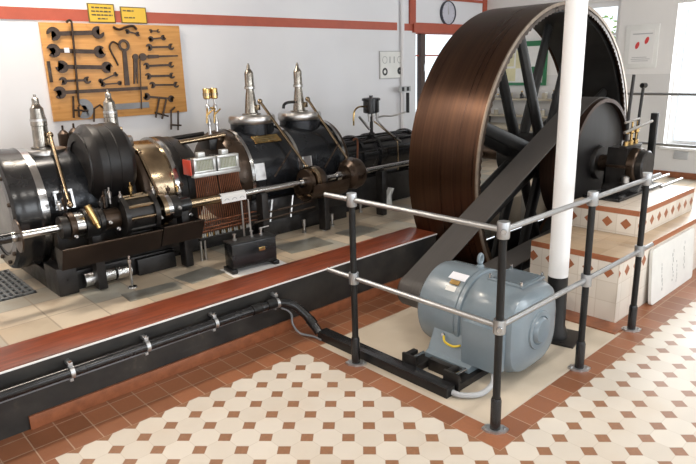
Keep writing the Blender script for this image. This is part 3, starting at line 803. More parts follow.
# lubricating levers above the bearing
LX = 5.25
ll = thing('lubricator_stand', 'pair of tall dark lever rods with brass cocks above the bearing', 'lubricator', (LX, 2.1, 1.077))
MB().b2((LX-.16, 2.075, 1.0775), (LX+.16, 2.14, 1.10), .004).build('base_plate', 'iron', ll)
MB().tube([(LX-.11, 2.105, 1.10), (LX-.12, 2.10, 1.40), (LX-.10, 2.095, 1.68)], .014, 8).build('lever', 'iron', ll)
MB().tube([(LX+.09, 2.105, 1.10), (LX+.10, 2.10, 1.35), (LX+.115, 2.095, 1.585)], .013, 8).build('lever', 'iron', ll)
MB().cyl((LX+.095, 2.10, 1.585), (LX+.14, 2.09, 1.585), .022, None, 12).build('handle_knob', 'black', ll)
for x in (LX-.11, LX-.01, LX+.09):
    MB().lathe([(0, 0), (.021, 0), (.021, .03), (.012, .04), (.012, .09), (.022, .10), (.022, .13), (.008, .14), (.008, .19), (0, .19)], (x, 2.105, 1.101), Z_, 12).build('brass_cock', 'brass', ll)
MB().cyl((LX-.22, 2.08, 1.22), (LX+.30, 2.065, 1.275), .012, None, 10).build('cross_pipe', 'steel', ll)
MB().cyl((LX-.22, 2.08, 1.30), (LX+.06, 2.08, 1.315), .009, None, 10).build('cross_pipe', 'steel', ll)
ll.location.y += .01; ll.location.x += .02
tag(MB().b2((5.735, 2.10, .6905), (5.79, 2.155, 1.33), .006).build('black_post', 'blackmatt'), 'short square black post standing on the plinth behind the bearing', 'post')

# ------------------------------------------------------------------ electric motor
em = thing('electric_motor', 'big blue-grey electric motor on the concrete slab inside the railing', 'motor', (XM, 2.0, 0))
def sq(r, e, n=64):
    o = []
    for i in range(n):
        a = 2*PI*i/n; c, s_ = math.cos(a), math.sin(a)
        k = r/((abs(c)**e+abs(s_)**e)**(1/e)); o.append((k*c, k*s_))
    return o
def loft(b, secs, n=64):
    """secs: (y, outline)"""
    rings = [[b.bm.verts.new((XM+x, y, ZM+z)) for x, z in o] for y, o in secs]
    for p, q in zip(rings, rings[1:]):
        for i in range(n):
            j = (i+1) % n; b.bm.faces.new((p[i], p[j], q[j], q[i]))
    b.bm.faces.new(rings[0]); b.bm.faces.new(rings[-1]); return b
c_ = lambda r: sq(r, 2.0)
loft(MB(), [(2.047, c_(.268)), (2.052, c_(.276)), (2.29, c_(.276)), (2.335, c_(.266)), (2.368, c_(.232)), (2.38, c_(.19))]).build('stator_drum', 'motor', em)
loft(MB(), [(2.006, c_(.266)), (2.012, c_(.281)), (2.040, c_(.281)), (2.0465, c_(.266))]).build('joint_flange', 'motor', em)
loft(MB(), [(1.632, sq(.17, 2.6)), (1.642, sq(.205, 3.0)), (1.668, sq(.243, 3.4)), (1.715, sq(.262, 3.6)), (1.90, sq(.264, 3.2)), (1.98, sq(.268, 2.5)), (2.0055, c_(.268))]).build('end_housing', 'motor', em)
MB().lathe([(0, 1.603), (.068, 1.603), (.076, 1.611), (.083, 1.6315), (0, 1.6315)], (XM, 0, ZM), ax, 32).build('bearing_cap', 'motor', em)
MB().lathe([(.088, 1.622), (.115, 1.622), (.119, 1.630), (.119, 1.634), (.088, 1.634), (.088, 1.622)], (XM, 0, ZM), ax, 36).build('cap_flange', 'motor', em)
MB().b2((XM-.330, 1.695, ZM-.195), (XM-.255, 1.945, ZM+.075), .006).build('terminal_cover', 'motor', em)
ht = MB().b2((XM-.09, 1.705, ZM+.255), (XM+.17, 1.945, ZM+.272), .003).build('hatch', 'motor', em)
MB().b2((XM-.062, 1.732, ZM+.2715), (XM+.142, 1.918, ZM+.276)).build('hatch_plate', 'motordark', ht)
for x in (XM-.076, XM+.156):
    for y in (1.719, 1.931): MB().lathe([(0, 0), (.009, 0), (.009, .022), (.006, .026), (0, .026)], (x, y, ZM+.2715), Z_, 8).build('stud', 'chrome', ht)
eb = MB(); eb.lathe([(0, .274), (.026, .274), (.024, .291), (.015, .298), (.015, .31), (0, .31)], (XM+.03, 2.075, ZM), Z_, 14)
ring = [(XM+.03+.020*math.cos(t), 2.075, ZM+.335+.030*math.sin(t)) for t in [2*PI*k/16 for k in range(17)]]
eb.tube(ring, .011, 8); eb.build('lifting_eye', 'motor', em)
def on_drum(name, m, ang, y0, y1, w, t=.003, r=.276, skew=0):
    a = math.radians(ang); d = V((math.cos(a), 0, math.sin(a))); tt = V((-d.z, 0, d.x))
    rot = Matrix((tt, Y_, d)).transposed()
    return MB().box(V((XM, (y0+y1)/2, ZM))+d*(r+t/2-.001), (w, y1-y0, t), rot @ Matrix.Rotation(skew, 3, 'Z'), .0008).build(name, m, em)
on_drum('paper_label', 'label', 117, 2.062, 2.185, .055)
on_drum('brass_plate', 'brass', 128, 2.085, 2.15, .030, .009)
on_drum('rating_plate', 'offwhite', 137, 2.09, 2.16, .034, .004)
for sx in (-1, 1):
    x0 = XM+sx*.225
    MB().prism([(-.13*sx*-1, 0), (.11*sx*-1, 0), (.11*sx*-1, .12), (.05*sx*-1, .215), (-.03*sx*-1, .19), (-.10*sx*-1, .045), (-.13*sx*-1, .03)], (x0, 1.87, .045), X_, Z_, Y_, .33).build('foot', 'motor', em)
MB().lathe([(0, 0), (.012, 0), (.012, .016), (0, .016)], (XM-.285, 2.11, .195), (-1, 0, .4), 8).build('earth_bolt', 'chrome', em)
MB().tube([(XM-.298, 2.10, .195), (XM-.325, 2.07, .175), (XM-.325, 2.01, .165), (XM-.31, 1.965, .18)], .007, 8, 5).build('earth_wire', 'wireyellow', em, 'yellow earth wire')
MB().cyl((XM, 2.379, ZM), (XM, 2.68, ZM), .032, None, 20).build('shaft', 'steel', em)
MB().lathe([(.0325, 2.39), (.103, 2.39), (.106, 2.53), (.103, 2.665), (.0325, 2.665), (.0325, 2.39)], (XM, 0, ZM), ax, 48).build('pulley', 'pulley', em)
# slide rails under the motor
for i, (y, lab) in enumerate(((2.19, 'black slide rail with clamp screw under the pulley end of the motor'), (1.875, 'black slide rail with clamp screw under the near end of the motor'))):
    sr = thing('slide_rail', lab, 'rail', (XM-.05, y, 0), 'slide rails under the motor')
    MB().b2((2.50, y-.04, .001), (3.42, y+.04, .044), .004).build('rail', 'iron', sr)
    MB().b2((2.49, y-.055, .010), (2.508, y+.055, .115), .002).build('clamp_bracket', 'iron', sr)
    MB().b2((2.509, y+.02, .0445), (2.60, y+.055, .105), .002).build('clamp_bracket', 'iron', sr)
    MB().cyl((2.509, y, .085), (2.63, y-.0, .085), .010, None, 10).build('clamp_screw', 'chrome', sr)
    MB().lathe([(0, 0), (.020, 0), (.020, .014), (0, .014)], (2.509, y-.03, .075), (1, 0, 0), 6).build('nut', 'ironbrown', sr)
tag(MB().b2((2.60, 1.90, .001), (2.64, 2.13, .075), .003).build('cross_bar', 'iron'), 'short black bar on the slab between the two slide rails', 'bar')

# cable duct, conduits and motor cable
cd = thing('cable_duct', 'low black steel cable duct on the floor beside the slab edge', 'duct', (2.44, 2.4, 0))
MB().b2((2.405, 1.835, .001), (2.480, 2.945, .058), .004).build('channel', 'blackmatt', cd)
MB().b2((2.401, 1.838, .0585), (2.484, 2.942, .064), .001).build('lid', 'black', cd)
tag(MB().tube([(2.45, 1.832, .028), (2.47, 1.78, .022), (2.55, 1.715, .022), (2.66, 1.71, .04), (2.715, 1.74, .088)], .016, 10, 6).build('motor_cable', 'cable'), 'thick grey cable curving from the floor duct up into the motor', 'cable')
YP = 3.165
cp = thing('black_conduit', 'fat black conduit clamped along the platform front, bending down to the duct', 'conduit', (1.5, YP, .26))
MB().tube([(-2.5, YP, .268), (0, YP, .268), (1.2, YP, .268), (2.15, YP, .262), (2.26, YP-.01, .255), (2.345, YP-.05, .222), (2.395, YP-.12, .15), (2.415, YP-.19, .075), (2.42, YP-.218, .046)], .030, 14, 6).build('pipe', 'black', cp)
for x in (2.07, 2.19): MB().ring((x, YP, .2645), X_, .0305, .035, -.035, .035, 18).build('coupling', 'blackmatt', cp)
MB().tube([(2.405, YP-.14, .128), (2.414, YP-.175, .092)], .034, 14).build('coupling', 'blackmatt', cp)
gp = tag(MB().tube([(-2.5, YP+.022, .225), (1.0, YP+.022, .225), (2.18, YP+.022, .222), (2.28, YP, .205), (2.33, YP-.03, .16), (2.325, YP-.05, .09), (2.345, YP-.10, .03), (2.40, YP-.18, .012), (2.405, YP-.26, .009)], .008, 8, 6).build('thin_conduit', 'toolgrey'), 'thin grey cable running just below the fat black conduit', 'cable')
for i, x in enumerate((.874, 1.301, 1.754, 2.236)):
    cl = thing('pipe_clamp', 'galvanised clamp on the black conduit, %s from the left' % ('first', 'second', 'third', 'fourth')[i], 'clamp', (x, YP, .22), 'pipe clamps on the platform front')
    MB().ring((x, YP, .2675 if x < 2 else .2575), X_, .0312, .036, -.011, .011, 20).build('band', 'zinc', cl)
    MB().b2((x-.012, YP-.006, .303), (x+.012, YP+.055, .322), .002).build('stay', 'zinc', cl)
    MB().lathe([(0, 0), (.010, 0), (.010, .012), (0, .012)], (x, YP+.002, .322), Z_, 6).build('bolt', 'chrome', cl)
    MB().b2((x-.009, YP+.012, .205), (x+.009, YP+.055, .222), .002).build('cable_clip', 'zinc', cl)

# ------------------------------------------------------------------ steam engine
YE, ZE = 4.62, .91
YS, ZS = 4.05, .845
se = thing('steam_engine', 'long black and polished steel horizontal steam engine on the tiled platform', 'steam engine', (2.6, YE, PZ))
EX = (1, 0, 0)
def lx(name, prof, m, seg=72, parent=se, y=YE, z=ZE, label=None):
    return MB().lathe(prof, (0, y, z), EX, seg).build(name, m, parent, label)
# low-pressure cylinder at the left
lp = lx('left_cylinder', [(0, 1.17), (.392, 1.17), (.392, 1.62), (.36, 1.66), (0, 1.66)], 'jacket')
lx('end_flange', [(.315, .975), (.385, .975), (.408, .99), (.418, 1.02), (.418, 1.08), (.412, 1.12), (.418, 1.145), (0, 1.145), (0, 1.0), (.30, 1.0), (.315, .985), (.315, .975)], 'black', parent=lp)
lx('cover_plate', [(0, .985), (.29, .985), (.298, .990), (.298, .9995), (0, .9995)], 'coverplate', parent=lp)
lx('polished_band', [(.393, 1.146), (.412, 1.146), (.412, 1.195), (.393, 1.20), (.393, 1.146)], 'chrome', parent=lp)
for k in range(12):
    a = 2*PI*(k+.5)/12; MB().lathe([(0, 0), (.016, 0), (.012, .014), (0, .016)], (.975, YE+.36*math.cos(a), ZE+.36*math.sin(a)), (-1, 0, 0), 10).build('flange_bolt', 'ironbrown', lp)
a = math.radians(168)
b = MB(); d = V((0, math.cos(a), math.sin(a))); t_ = V((0, -d.z, d.y))
for u0, u1, v0, v1 in ((-.06, .06, .05, .062), (-.06, .06, -.062, -.05), (-.06, -.048, -.05, .05), (.048, .06, -.05, .05)):
    b.box(V((1.30, YE, ZE))+d*.400+X_*(u0+u1)/2+t_*(v0+v1)/2, (u1-u0, v1-v0, .02), Matrix((X_, t_, d)).transposed(), .002)
b.build('indicator_frame', 'chrome', lp)
# middle cylinder
mc = lx('middle_cylinder', [(0, 1.925), (.375, 1.925), (.378, 1.93), (.378, 2.12), (0, 2.12)], 'bronze')
lx('flange', [(0, 1.85), (.36, 1.85), (.385, 1.865), (.392, 1.875), (.392, 1.905), (.385, 1.924), (0, 1.924)], 'ironbrown', parent=mc)
lx('polished_ring', [(.33, 2.121), (.398, 2.121), (.398, 2.155), (.33, 2.155), (.33, 2.121)], 'chrome', parent=mc)
lx('end_bell', [(0, 2.156), (.386, 2.156), (.396, 2.17), (.396, 2.22), (.386, 2.235), (.386, 2.30), (.35, 2.38), (.27, 2.44), (.20, 2.45), (0, 2.45)], 'iron', parent=mc)
lx('distance_piece', [(0, 1.70), (.30, 1.70), (.30, 1.849), (0, 1.849)], 'iron')
lx('piston_rod', [(0, 2.4505), (.05, 2.4505), (.05, 2.659), (0, 2.659)], 'chrome')
# high-pressure cylinder, two jackets
hp = lx('right_cylinder', [(0, 2.82), (.385, 2.82), (.385, 3.86), (0, 3.86)], 'jacket')
lx('front_bell', [(0, 2.66), (.30, 2.66), (.36, 2.68), (.392, 2.72), (.400, 2.76), (.392, 2.819), (0, 2.819)], 'ironbrown', parent=hp)
for x, r in ((2.832, .404), (3.34, .398), (3.875, .412)):
    lx('polished_ring', [(.386, x-.014), (r, x-.014), (r, x+.016), (.386, x+.016), (.386, x-.014)], 'chrome', parent=hp)
lx('rear_bell', [(0, 3.892), (.405, 3.892), (.40, 3.93), (.34, 3.99), (.20, 4.02), (0, 4.02)], 'ironbrown', parent=hp)
# brass maker's plate
a = math.radians(128); d = V((0, math.cos(a), math.sin(a))); t_ = V((0, -d.z, d.y))
np_ = MB().box(V((3.10, YE, ZE))+d*.387, (.27, .085, .006), Matrix((X_, t_, d)).transposed(), .001).build('maker_plate', 'brass', hp)
b = MB()
for v0, w_ in ((.022, .20), (0, .14), (-.022, .20)):
    b.box(V((3.10, YE, ZE))+d*.3905+t_*v0, (w_, .008, .002), Matrix((X_, t_, d)).transposed())
b.build('plate_lettering', 'ink', np_)
for x0 in (2.90, 3.42):
    a = math.radians(172); d = V((0, math.cos(a), math.sin(a))); t_ = V((0, -d.z, d.y))
    MB().box(V((x0, YE, ZE))+d*.392, (.09, .13, .03), Matrix((X_, t_, d)).transposed(), .006).build('indicator_pad', 'steel', hp)
# crosshead barrel
gb_ = lx('crosshead_guide', [(0, 4.02), (.20, 4.02), (.20, 5.2), (0, 5.2)], 'black', y=YE, z=.89)
for x in (4.06, 4.32, 4.58, 5.16): lx('guide_flange', [(.20, x), (.225, x), (.225, x+.035), (.20, x+.035), (.20, x)], 'black', parent=gb_, z=.89)
for i in range(3):
    a = math.radians(105+i*28); MB().cyl((4.04, YE+.215*math.cos(a), .89+.215*math.sin(a)), (5.15, YE+.215*math.cos(a), .89+.215*math.sin(a)), .012, None, 10).build('guide_pipe', 'black', gb_)
# bed plate and feet
bd = MB(); bd.b2((1.14, 4.16, PZ+.001), (2.02, 5.05, .50), .006); bd.b2((2.02, 4.36, PZ+.001), (2.90, 4.90, .47), .006); bd.b2((2.90, 4.26, PZ+.001), (3.92, 5.0, .52), .006); bd.b2((3.92, 4.42, PZ+.001), (5.15, 4.85, .68), .006)
bed = bd.build('bed_plate', 'iron', se)
MB().b2((1.137, 4.095, PZ+.001), (1.27, 4.36, .56), .012).build('foot_block', 'iron', bed)
MB().b2((1.70, 4.11, PZ+.001), (2.0, 4.30, .49), .01).build('foot_block', 'iron', bed)
b = MB()
for x, y in ((1.36, 4.11), (1.47, 4.12), (1.58, 4.10)): b.cyl((x-.05, y, .44), (x+.05, y, .44), .05, None, 16)
b.build('steam_trap', 'tincan', bed)
for x, y in ((3.28, 4.14), (3.44, 4.055), (3.60, 4.12), (4.16, 4.31)): MB().lathe([(0, 0), (.022, 0), (.022, .012), (.012, .02), (.012, .06), (.018, .065), (.018, .12), (0, .12)], (x, y, PZ+.001), Z_, 12).build('drain_cock', 'steel', bed)
# valve towers: pedestal on the cylinder, spring bonnet, push rod
def bonnet(x, zc, ztip, wide, straight=False):
    g = MB(); h = ztip-zc
    g.lathe([(0, 0), (wide*1.2, 0), (wide*1.2, .012), (wide*.92, .016), (wide*.86, h*.10), (wide*.80, h*.42), (wide*.86, h*.43), (wide*.84, h*.50), (wide*.72, h*.64), (wide*.68, h*.74), (wide*.50, h*.78), (wide*.36, h*.84), (wide*.36, h*.92), (wide*.15, h*.95), (wide*.12, h), (0, h)] if straight else [(0, 0), (wide*1.5, 0), (wide*1.5, .010), (wide*1.05, .016), (wide*.95, h*.16), (wide*.72, h*.40), (wide*.62, h*.46), (wide*.62, h*.50), (wide*.78, h*.505), (wide*.78, h*.56), (wide*.70, h*.57), (wide*.70, h*.80), (wide*.62, h*.835), (wide*.28, h*.90), (wide*.22, h*.955), (wide*.08, h), (0, h)], (x, YE, zc), Z_, 22)
    o = g.build('valve_bonnet', 'bonnet', se)
    MB().box((x+.035, YE-.05, zc+h*.14), (.03, .05, .05), None, .006).build('rod_bracket', 'bronze', o)
    MB().ring((x, YE, zc+h*.53), Z_, wide*.70, wide*.86, -.008, .008, 18).build('locking_ring', 'steel', o)
    return o
def pedestal(x, r, zt, m='jacket'):
    p = MB().lathe([(0, 1.02), (r*.93, 1.02), (r*.93, zt-.075), (0, zt-.075)], (x, YE, 0), Z_, 44).build('valve_chest', m, se)
    MB().lathe([(0, zt-.074), (r*.96, zt-.074), (r, zt-.06), (r, zt-.022), (r*.95, zt-.004), (r*.9, zt), (0, zt)], (x, YE, 0), Z_, 44).build('chest_cover', 'steel', p)
    return p
pedestal(1.33, .158, 1.305); bonnet(1.33, 1.306, 1.680, .064, True)
pedestal(3.12, .21, 1.415); bonnet(3.12, 1.416, 1.86, .057)
pedestal(3.67, .21, 1.405); bonnet(3.67, 1.406, 1.86, .057)
# lagged octagonal drum with the second bonnet
DX0, DX1, DY, DZ = 1.485, 1.79, 4.36, 1.19
dr = MB().lathe([(0, DX0), (.225, DX0), (.276, DX0+.045), (.278, DX0+.05), (.278, DX0+.10), (.273, DX0+.105), (.273, DX0+.175), (.278, DX0+.18), (.278, DX1-.05), (.276, DX1-.045), (.225, DX1), (0, DX1)], (0, DY, DZ), EX, 72).build('receiver_drum', 'drumblack', se)
MB().lathe([(.17, DX0-.012), (.222, DX0-.012), (.222, DX0-.0005), (.17, DX0-.0005), (.17, DX0-.012)], (0, DY, DZ), EX, 56).build('end_ring', 'iron', dr)
MB().b2((1.58, 4.30, .50), (1.75, 4.55, .93), .02).build('drum_saddle', 'iron', se)
bonnet(1.845, 1.34, 1.69, .060, True); pedestal(1.845, .14, 1.339)
for x, z in ((1.605, 1.27), (1.69, 1.28)):
    MB().lathe([(0, 0), (.035, 0), (.042, .02), (.042, .15), (.02, .175), (.008, .18), (.008, .215), (0, .215)], (x, 5.0, z-.06), Z_, 14).build('oil_cup', 'ironbrown', se)
MB().cyl((1.60, 5.0, .9), (1.60, 5.0, 1.215), .02, None, 10).build('oil_pipe', 'iron', se); MB().cyl((1.69, 5.0, .9), (1.69, 5.0, 1.225), .02, None, 10).build('oil_pipe', 'iron', se)
# push rods from the bonnets down to the lay shaft
for p, q, m in (((1.37, YE-.07, 1.40), (1.285, YS+.03, .98), 'bronze'), ((3.165, YE-.08, 1.53), (3.30, YS+.04, .97), 'bronze'), ((3.715, YE-.08, 1.52), (3.82, YS+.04, .94), 'bronze'), ((1.895, YE-.30, 1.24), (1.90, YS+.02, .94), 'bronze')):
    r_ = MB().cyl(p, q, .0125, None, 12).build('push_rod', m, se)
    b = MB(); b.sphere(p, .024); b.build('rod_end', 'bronze', r_); b = MB(); b.sphere(q, .022); b.build('rod_end', 'bronze', r_)
for x in (2.96, 3.52): MB().cyl((x+.24, YE-.45, 1.12), (x, YS+.05, .93), .006, None, 8).build('thin_rod', 'ironbrown', se)
# top tie bar between the cylinders
MB().cyl((2.30, YE-.16, 1.255), (2.72, YE-.16, 1.28), .021, None, 14).build('tie_bar', 'bronze', se)
MB().cyl((2.30, YE+.18, 1.25), (2.72, YE+.18, 1.27), .02, None, 14).build('tie_bar', 'iron', se)
MB().b2((2.60, YE-.12, 1.16), (2.78, YE+.05, 1.26), .01).build('cup_bracket', 'iron', se)
MB().tube([(3.60, YE-.02, 1.50), (3.50, YE-.05, 1.50), (3.44, YE-.07, 1.485), (3.43, YE-.07, 1.45)], .014, 10, 5).build('steam_handle', 'black', se)
# lay shaft and everything on it
sh_ = MB().cyl((.35, YS, ZS), (4.75, YS, ZS), .0265, None, 18).build('lay_shaft', 'chrome', se)
def ls(name, prof, m, seg=36): return MB().lathe(prof, (0, YS, ZS), EX, seg).build(name, m, sh_)
rg = lambda r0, r1, x0, x1: [(r0, x0), (r1, x0), (r1, x1), (r0, x1), (r0, x0)]
ls('hand_disc', rg(.027, .105, .935, .945), 'ironbrown'); ls('collar', rg(.027, .034, .905, .934), 'chrome'); ls('shaft_end', rg(.027, .033, .6, .90), 'black')
ls('hub', rg(.027, .075, 1.19, 1.235), 'iron'); ls('eccentric', rg(.027, .092, 1.24, 1.275), 'ironbrown'); ls('polished_collar', rg(.027, .085, 1.28, 1.33), 'chrome'); ls('cam', rg(.027, .10, 1.335, 1.42), 'iron')
ls('eccentric', rg(.027, .088, 1.43, 1.46), 'iron'); ls('cam', rg(.027, .072, 1.47, 1.575), 'ironbrown')
ls('drum_core', rg(.027, .124, 1.615, 1.79), 'iron')
ls('drum_end', rg(.027, .148, 1.580, 1.612), 'iron'); ls('drum_end', rg(.027, .148, 1.792, 1.824), 'iron')
for k in range(10):
    a = 2*PI*k/10; MB().cyl((1.611, YS+.132*math.cos(a), ZS+.132*math.sin(a)), (1.793, YS+.132*math.cos(a), ZS+.132*math.sin(a)), .012, None, 8).build('drum_bar', 'bronze' if 1 <= k <= 5 else 'iron', sh_)
ls('eccentric', rg(.027, .120, 1.87, 1.905), 'bronze'); ls('polished_collar', rg(.027, .105, 1.91, 1.945), 'chrome'); ls('cam', rg(.027, .085, 1.95, 2.02), 'iron'); ls('hub', rg(.027, .06, 2.03, 2.115), 'black')
ls('brass_bush', rg(.027, .036, 2.12, 2.37), 'bronze')
MB().lathe([(0, 0), (.022, 0), (.022, .14), (.017, .145), (.017, .17), (0, .17)], (1.36, YS-.06, .955), (.28, -.1, -.35), 14)
hd = MB(); hd.lathe([(0, 0), (.021, 0), (.023, .02), (.023, .13), (.015, .135), (.015, .165), (0, .165)], (1.345, YS-.10, .985), (.22, -.15, -.72), 14); hd.build('brass_handle', 'brass', sh_)
random.seed(21)
for x in (1.22, 1.26, 1.47, 1.50, 1.55, 1.60, 1.70, 1.79, 1.86, 1.98, 2.03, 2.08):
    h = random.uniform(.05, .12); y = YS+random.uniform(-.03, .06); z0 = ZS+random.uniform(.07, .13)
    MB().lathe([(0, 0), (.010, 0), (.010, h*.3), (.016, h*.35), (.016, h*.7), (.006, h*.8), (.006, h), (0, h)], (x, y, z0), Z_, 10).build('oiler', random.choice(('brass', 'ironbrown', 'iron', 'steel')), sh_)
for x in (1.25, 1.48, 1.53, 1.84, 1.99, 2.07):
    MB().lathe([(0, 0), (.013, 0), (.013, .02), (.008, .022), (.008, .035), (0, .035)], (x, YS-.09, ZS-.03+random.uniform(-.05, .04)), (0, -1, 0), 8).build('bolt', random.choice(('chrome', 'steel')), sh_)
MB().tube([(1.255, YS+.02, .92), (1.25, YS+.01, 1.02), (1.24, YS, 1.12)], .0065, 8).build('lever', 'iron', sh_)
MB().tube([(1.51, YS, .93), (1.515, YS, 1.05)], .010, 8).build('lever', 'iron', sh_)
for x, r_, rr in ((3.255, .11, 'ironbrown'), (3.305, .135, 'bronze'), (3.355, .13, 'ironbrown'), (3.40, .10, 'iron')): ls('valve_cam', rg(.027, r_, x-.02, x+.02), rr)
ls('valve_drum', [(.027, 3.71), (.09, 3.715), (.135, 3.75), (.150, 3.81), (.135, 3.87), (.09, 3.905), (.027, 3.91), (.027, 3.71)], 'ironbrown')
ls('collar', rg(.027, .05, 3.915, 3.96), 'steel'); ls('collar', rg(.027, .040, 3.60, 3.65), 'chrome'); ls('collar', rg(.027, .045, 3.20, 3.25), 'chrome')
MB().b2((1.20, 4.17, .50), (2.10, 4.40, .82), .02).build('dark_filler', 'iron', se)  # added dark block, closes the pale gaps behind the shaft gear
MB().b2((2.72, 4.20, .52), (3.95, 4.34, .72), .02).build('valve_gear_housing', 'iron', se)
# shaft bearings on the bed
for x in (1.40, 2.06, 2.78, 3.45, 4.2):
    p_ = MB().b2((x-.03, YS-.045, PZ+.012), (x+.03, YS+.045, ZS-.024), .005).build('shaft_pedestal', 'iron', se)
# round guard below the right-hand valve gear
b = MB(); n = 14
outl = [(.15*math.cos(math.radians(175+i*13)), .15*math.sin(math.radians(175+i*13))) for i in range(n+1)]
outl += [(.142*math.cos(math.radians(175+i*13)), .142*math.sin(math.radians(175+i*13))) for i in range(n, -1, -1)]
for i in range(n):
    q = [outl[i], outl[i+1], outl[2*n-i], outl[2*n+1-i]]
    b.prism(q, (3.22, YS, ZS-.02), Y_, Z_, X_, .42)
b.build('oil_guard', 'ironbrown', se)
for k, z in enumerate((.60, .64)): MB().cyl((2.66, YS-.04+k*.05, z), (3.30, YS-.04+k*.05, z+.02), .008, None, 8).build('oil_pipe', 'ironbrown', se)
for x in (2.78, 2.86, 3.08): MB().tube([(x, YS+.02, .56), (x+.05, YS+.04, .74)], .012, 8).build('link_rod', 'steel', se)

# drip trays in front of the lay shaft
def tray(label, x0, x1, z0, z1, y0, y1, post_x=None):
    t = thing('drip_tray', label, 'tray', ((x0+x1)/2, y1, z0), 'drip trays under the lay shaft')
    b = MB()
    prof = [(y0, z1), (y0+.006, z1+.004), (y0+.075, z0+.008), (y1, z0+.008), (y1, z0), (y0+.068, z0)]
    b.prism(prof, (x0, 0, 0), Y_, Z_, X_, x1-x0)
    b.build('trough', 'tray', t)
    for xe in (x0, x1-.004): MB().prism([(y0+.004, z1), (y0+.07, z0+.004), (y1, z0+.004), (y1, z1)], (xe, 0, 0), Y_, Z_, X_, .004).build('end_plate', 'iron', t)
    MB().cyl((x0, y0, z1+.004), (x1, y0, z1+.004), .006, None, 8).build('rolled_edge', 'ironbrown', t)
    if post_x:
        MB().lathe([(0, 0), (.034, 0), (.030, .008), (.009, .014), (.009, z0-PZ-.06), (.014, z0-PZ-.055), (.014, z0-PZ-.03), (.009, z0-PZ-.025), (.009, z0-PZ-.001), (0, z0-PZ-.001)], (post_x, 3.925, PZ+.0005), Z_, 18).build('support_leg', 'chrome', t)
tray('left brown drip tray on a chrome leg, below the lay shaft gear', 1.125, 1.795, .600, .742, 3.845, 3.99, 1.565)
tray('right brown drip tray beside the copper lubricator pipes', 1.81, 2.13, .608, .752, 3.852, 3.99)

# mechanical lubricator with the copper pipe harp
ml = thing('lubricator', 'twin glass-fronted lubricator with a curtain of copper pipes', 'lubricator', (2.43, 4.12, .55))
MB().b2((2.19, 4.142, 1.03), (2.63, 4.24, 1.165), .006).build('oil_box', 'black', ml)
for x0, x1 in ((2.212, 2.400), (2.416, 2.608)):
    b = MB(); y0 = 4.115
    b.b2((x0, y0-.03, 1.150), (x1, 4.141, 1.168), .002); b.b2((x0, y0-.03, 1.052), (x1, 4.141, 1.070), .002); b.b2((x0, y0-.03, 1.070), (x0+.022, 4.141, 1.150), .002); b.b2((x1-.022, y0-.03, 1.070), (x1, 4.141, 1.150), .002)
    f = b.build('sight_frame', 'alu', ml)
    MB().b2((x0+.022, y0-.018, 1.070), (x1-.022, y0-.006, 1.150)).build('sight_glass', 'glassgreen', f)
    for k in range(11):
        x = x0+.03+k*(x1-x0-.06)/10; MB().cyl((x, y0-.0205, 1.075), (x, y0-.0205, 1.145), .0022, None, 6).build('drop_tube', 'alu', f)
    MB().b2(((x0+x1)/2-.03, y0+.01, 1.1685), ((x0+x1)/2+.03, y0+.06, 1.205), .004).build('filler_cap', 'alu', f)
MB().b2((2.178, 4.085, 1.045), (2.1895, 4.20, 1.16), .003).build('red_cover', 'red', ml, 'red end cover')
MB().b2((2.205, 4.085, 1.022), (2.615, 4.135, 1.0515), .002).build('outlet_strip', 'alu', ml)
random.seed(2)
for k in range(24):
    xa = 2.222+k*.0163+(.010 if k > 11 else 0); xb = 2.222+k*.0195
    MB().tube([(xa, 4.108, 1.022), (xa+.004, 4.104, .93), (xb, 4.104+random.uniform(-.004, .004), .72), (xb, 4.104, .575)], .0042, 6).build('copper_pipe', 'copper', ml)
    MB().lathe([(0, 0), (.0075, 0), (.0075, .016), (.005, .018), (.005, .03), (0, .03)], (xb, 4.104, .546), Z_, 8).build('check_valve', 'alu' if k % 3 else 'brass', ml)
MB().b2((2.205, 4.085, .525), (2.69, 4.125, .545), .003).build('valve_rail', 'iron', ml)
for z, r_ in ((.665, .0055), (.622, .0055), (.595, .005)): MB().tube([(2.21, 4.09, z), (2.66, 4.09, z+.004), (2.72, 4.09, z+.004), (2.9, 4.10, z-.02)], r_, 6, 3).build('cross_pipe', 'copper', ml)
for x in (2.215, 2.25): MB().lathe([(0, 0), (.016, 0), (.016, .008), (.010, .010), (.010, .158), (0, .158)], (x, 4.105, PZ+.0005), Z_, 10).build('leg', 'steel', ml)
for x, z1 in ((2.56, .80), (2.625, .80)): MB().cyl((x, 4.01, .43), (x, 4.02, z1), .008, None, 10).build('riser_pipe', 'steel', ml)
# paper sleeve on the shaft
b = MB()
pr = [(.027*math.cos(a), .027*math.sin(a)) for a in [math.radians(t) for t in range(60, 191, 10)]]+[(-.029, -.045)]
pr2 = [(-.031, -.045)]+[(.029*math.cos(a), .029*math.sin(a)) for a in [math.radians(t) for t in range(190, 59, -10)]]
pp = pr+pr2
m_ = len(pr)
for i in range(m_-1):
    b.prism([pr[i], pr[i+1], pr2[m_-2-i], pr2[m_-1-i]], (2.385, YS, ZS+.004), Y_, Z_, X_, .225)
sg = thing('paper_sleeve', 'white paper with three grey arcs draped over the lay shaft', 'paper', (2.5, YS-.03, ZS))
b.build('sheet', 'paper', sg)
b = MB()
for x in (2.43, 2.50, 2.57):
    pts = [(x+.022*math.cos(math.radians(t)), YS-.0325, ZS-.030+.022*math.sin(math.radians(t))) for t in range(20, 161, 20)]
    b.tube(pts, .002, 5)
b.build('arc_marks', 'inkgrey', sg)

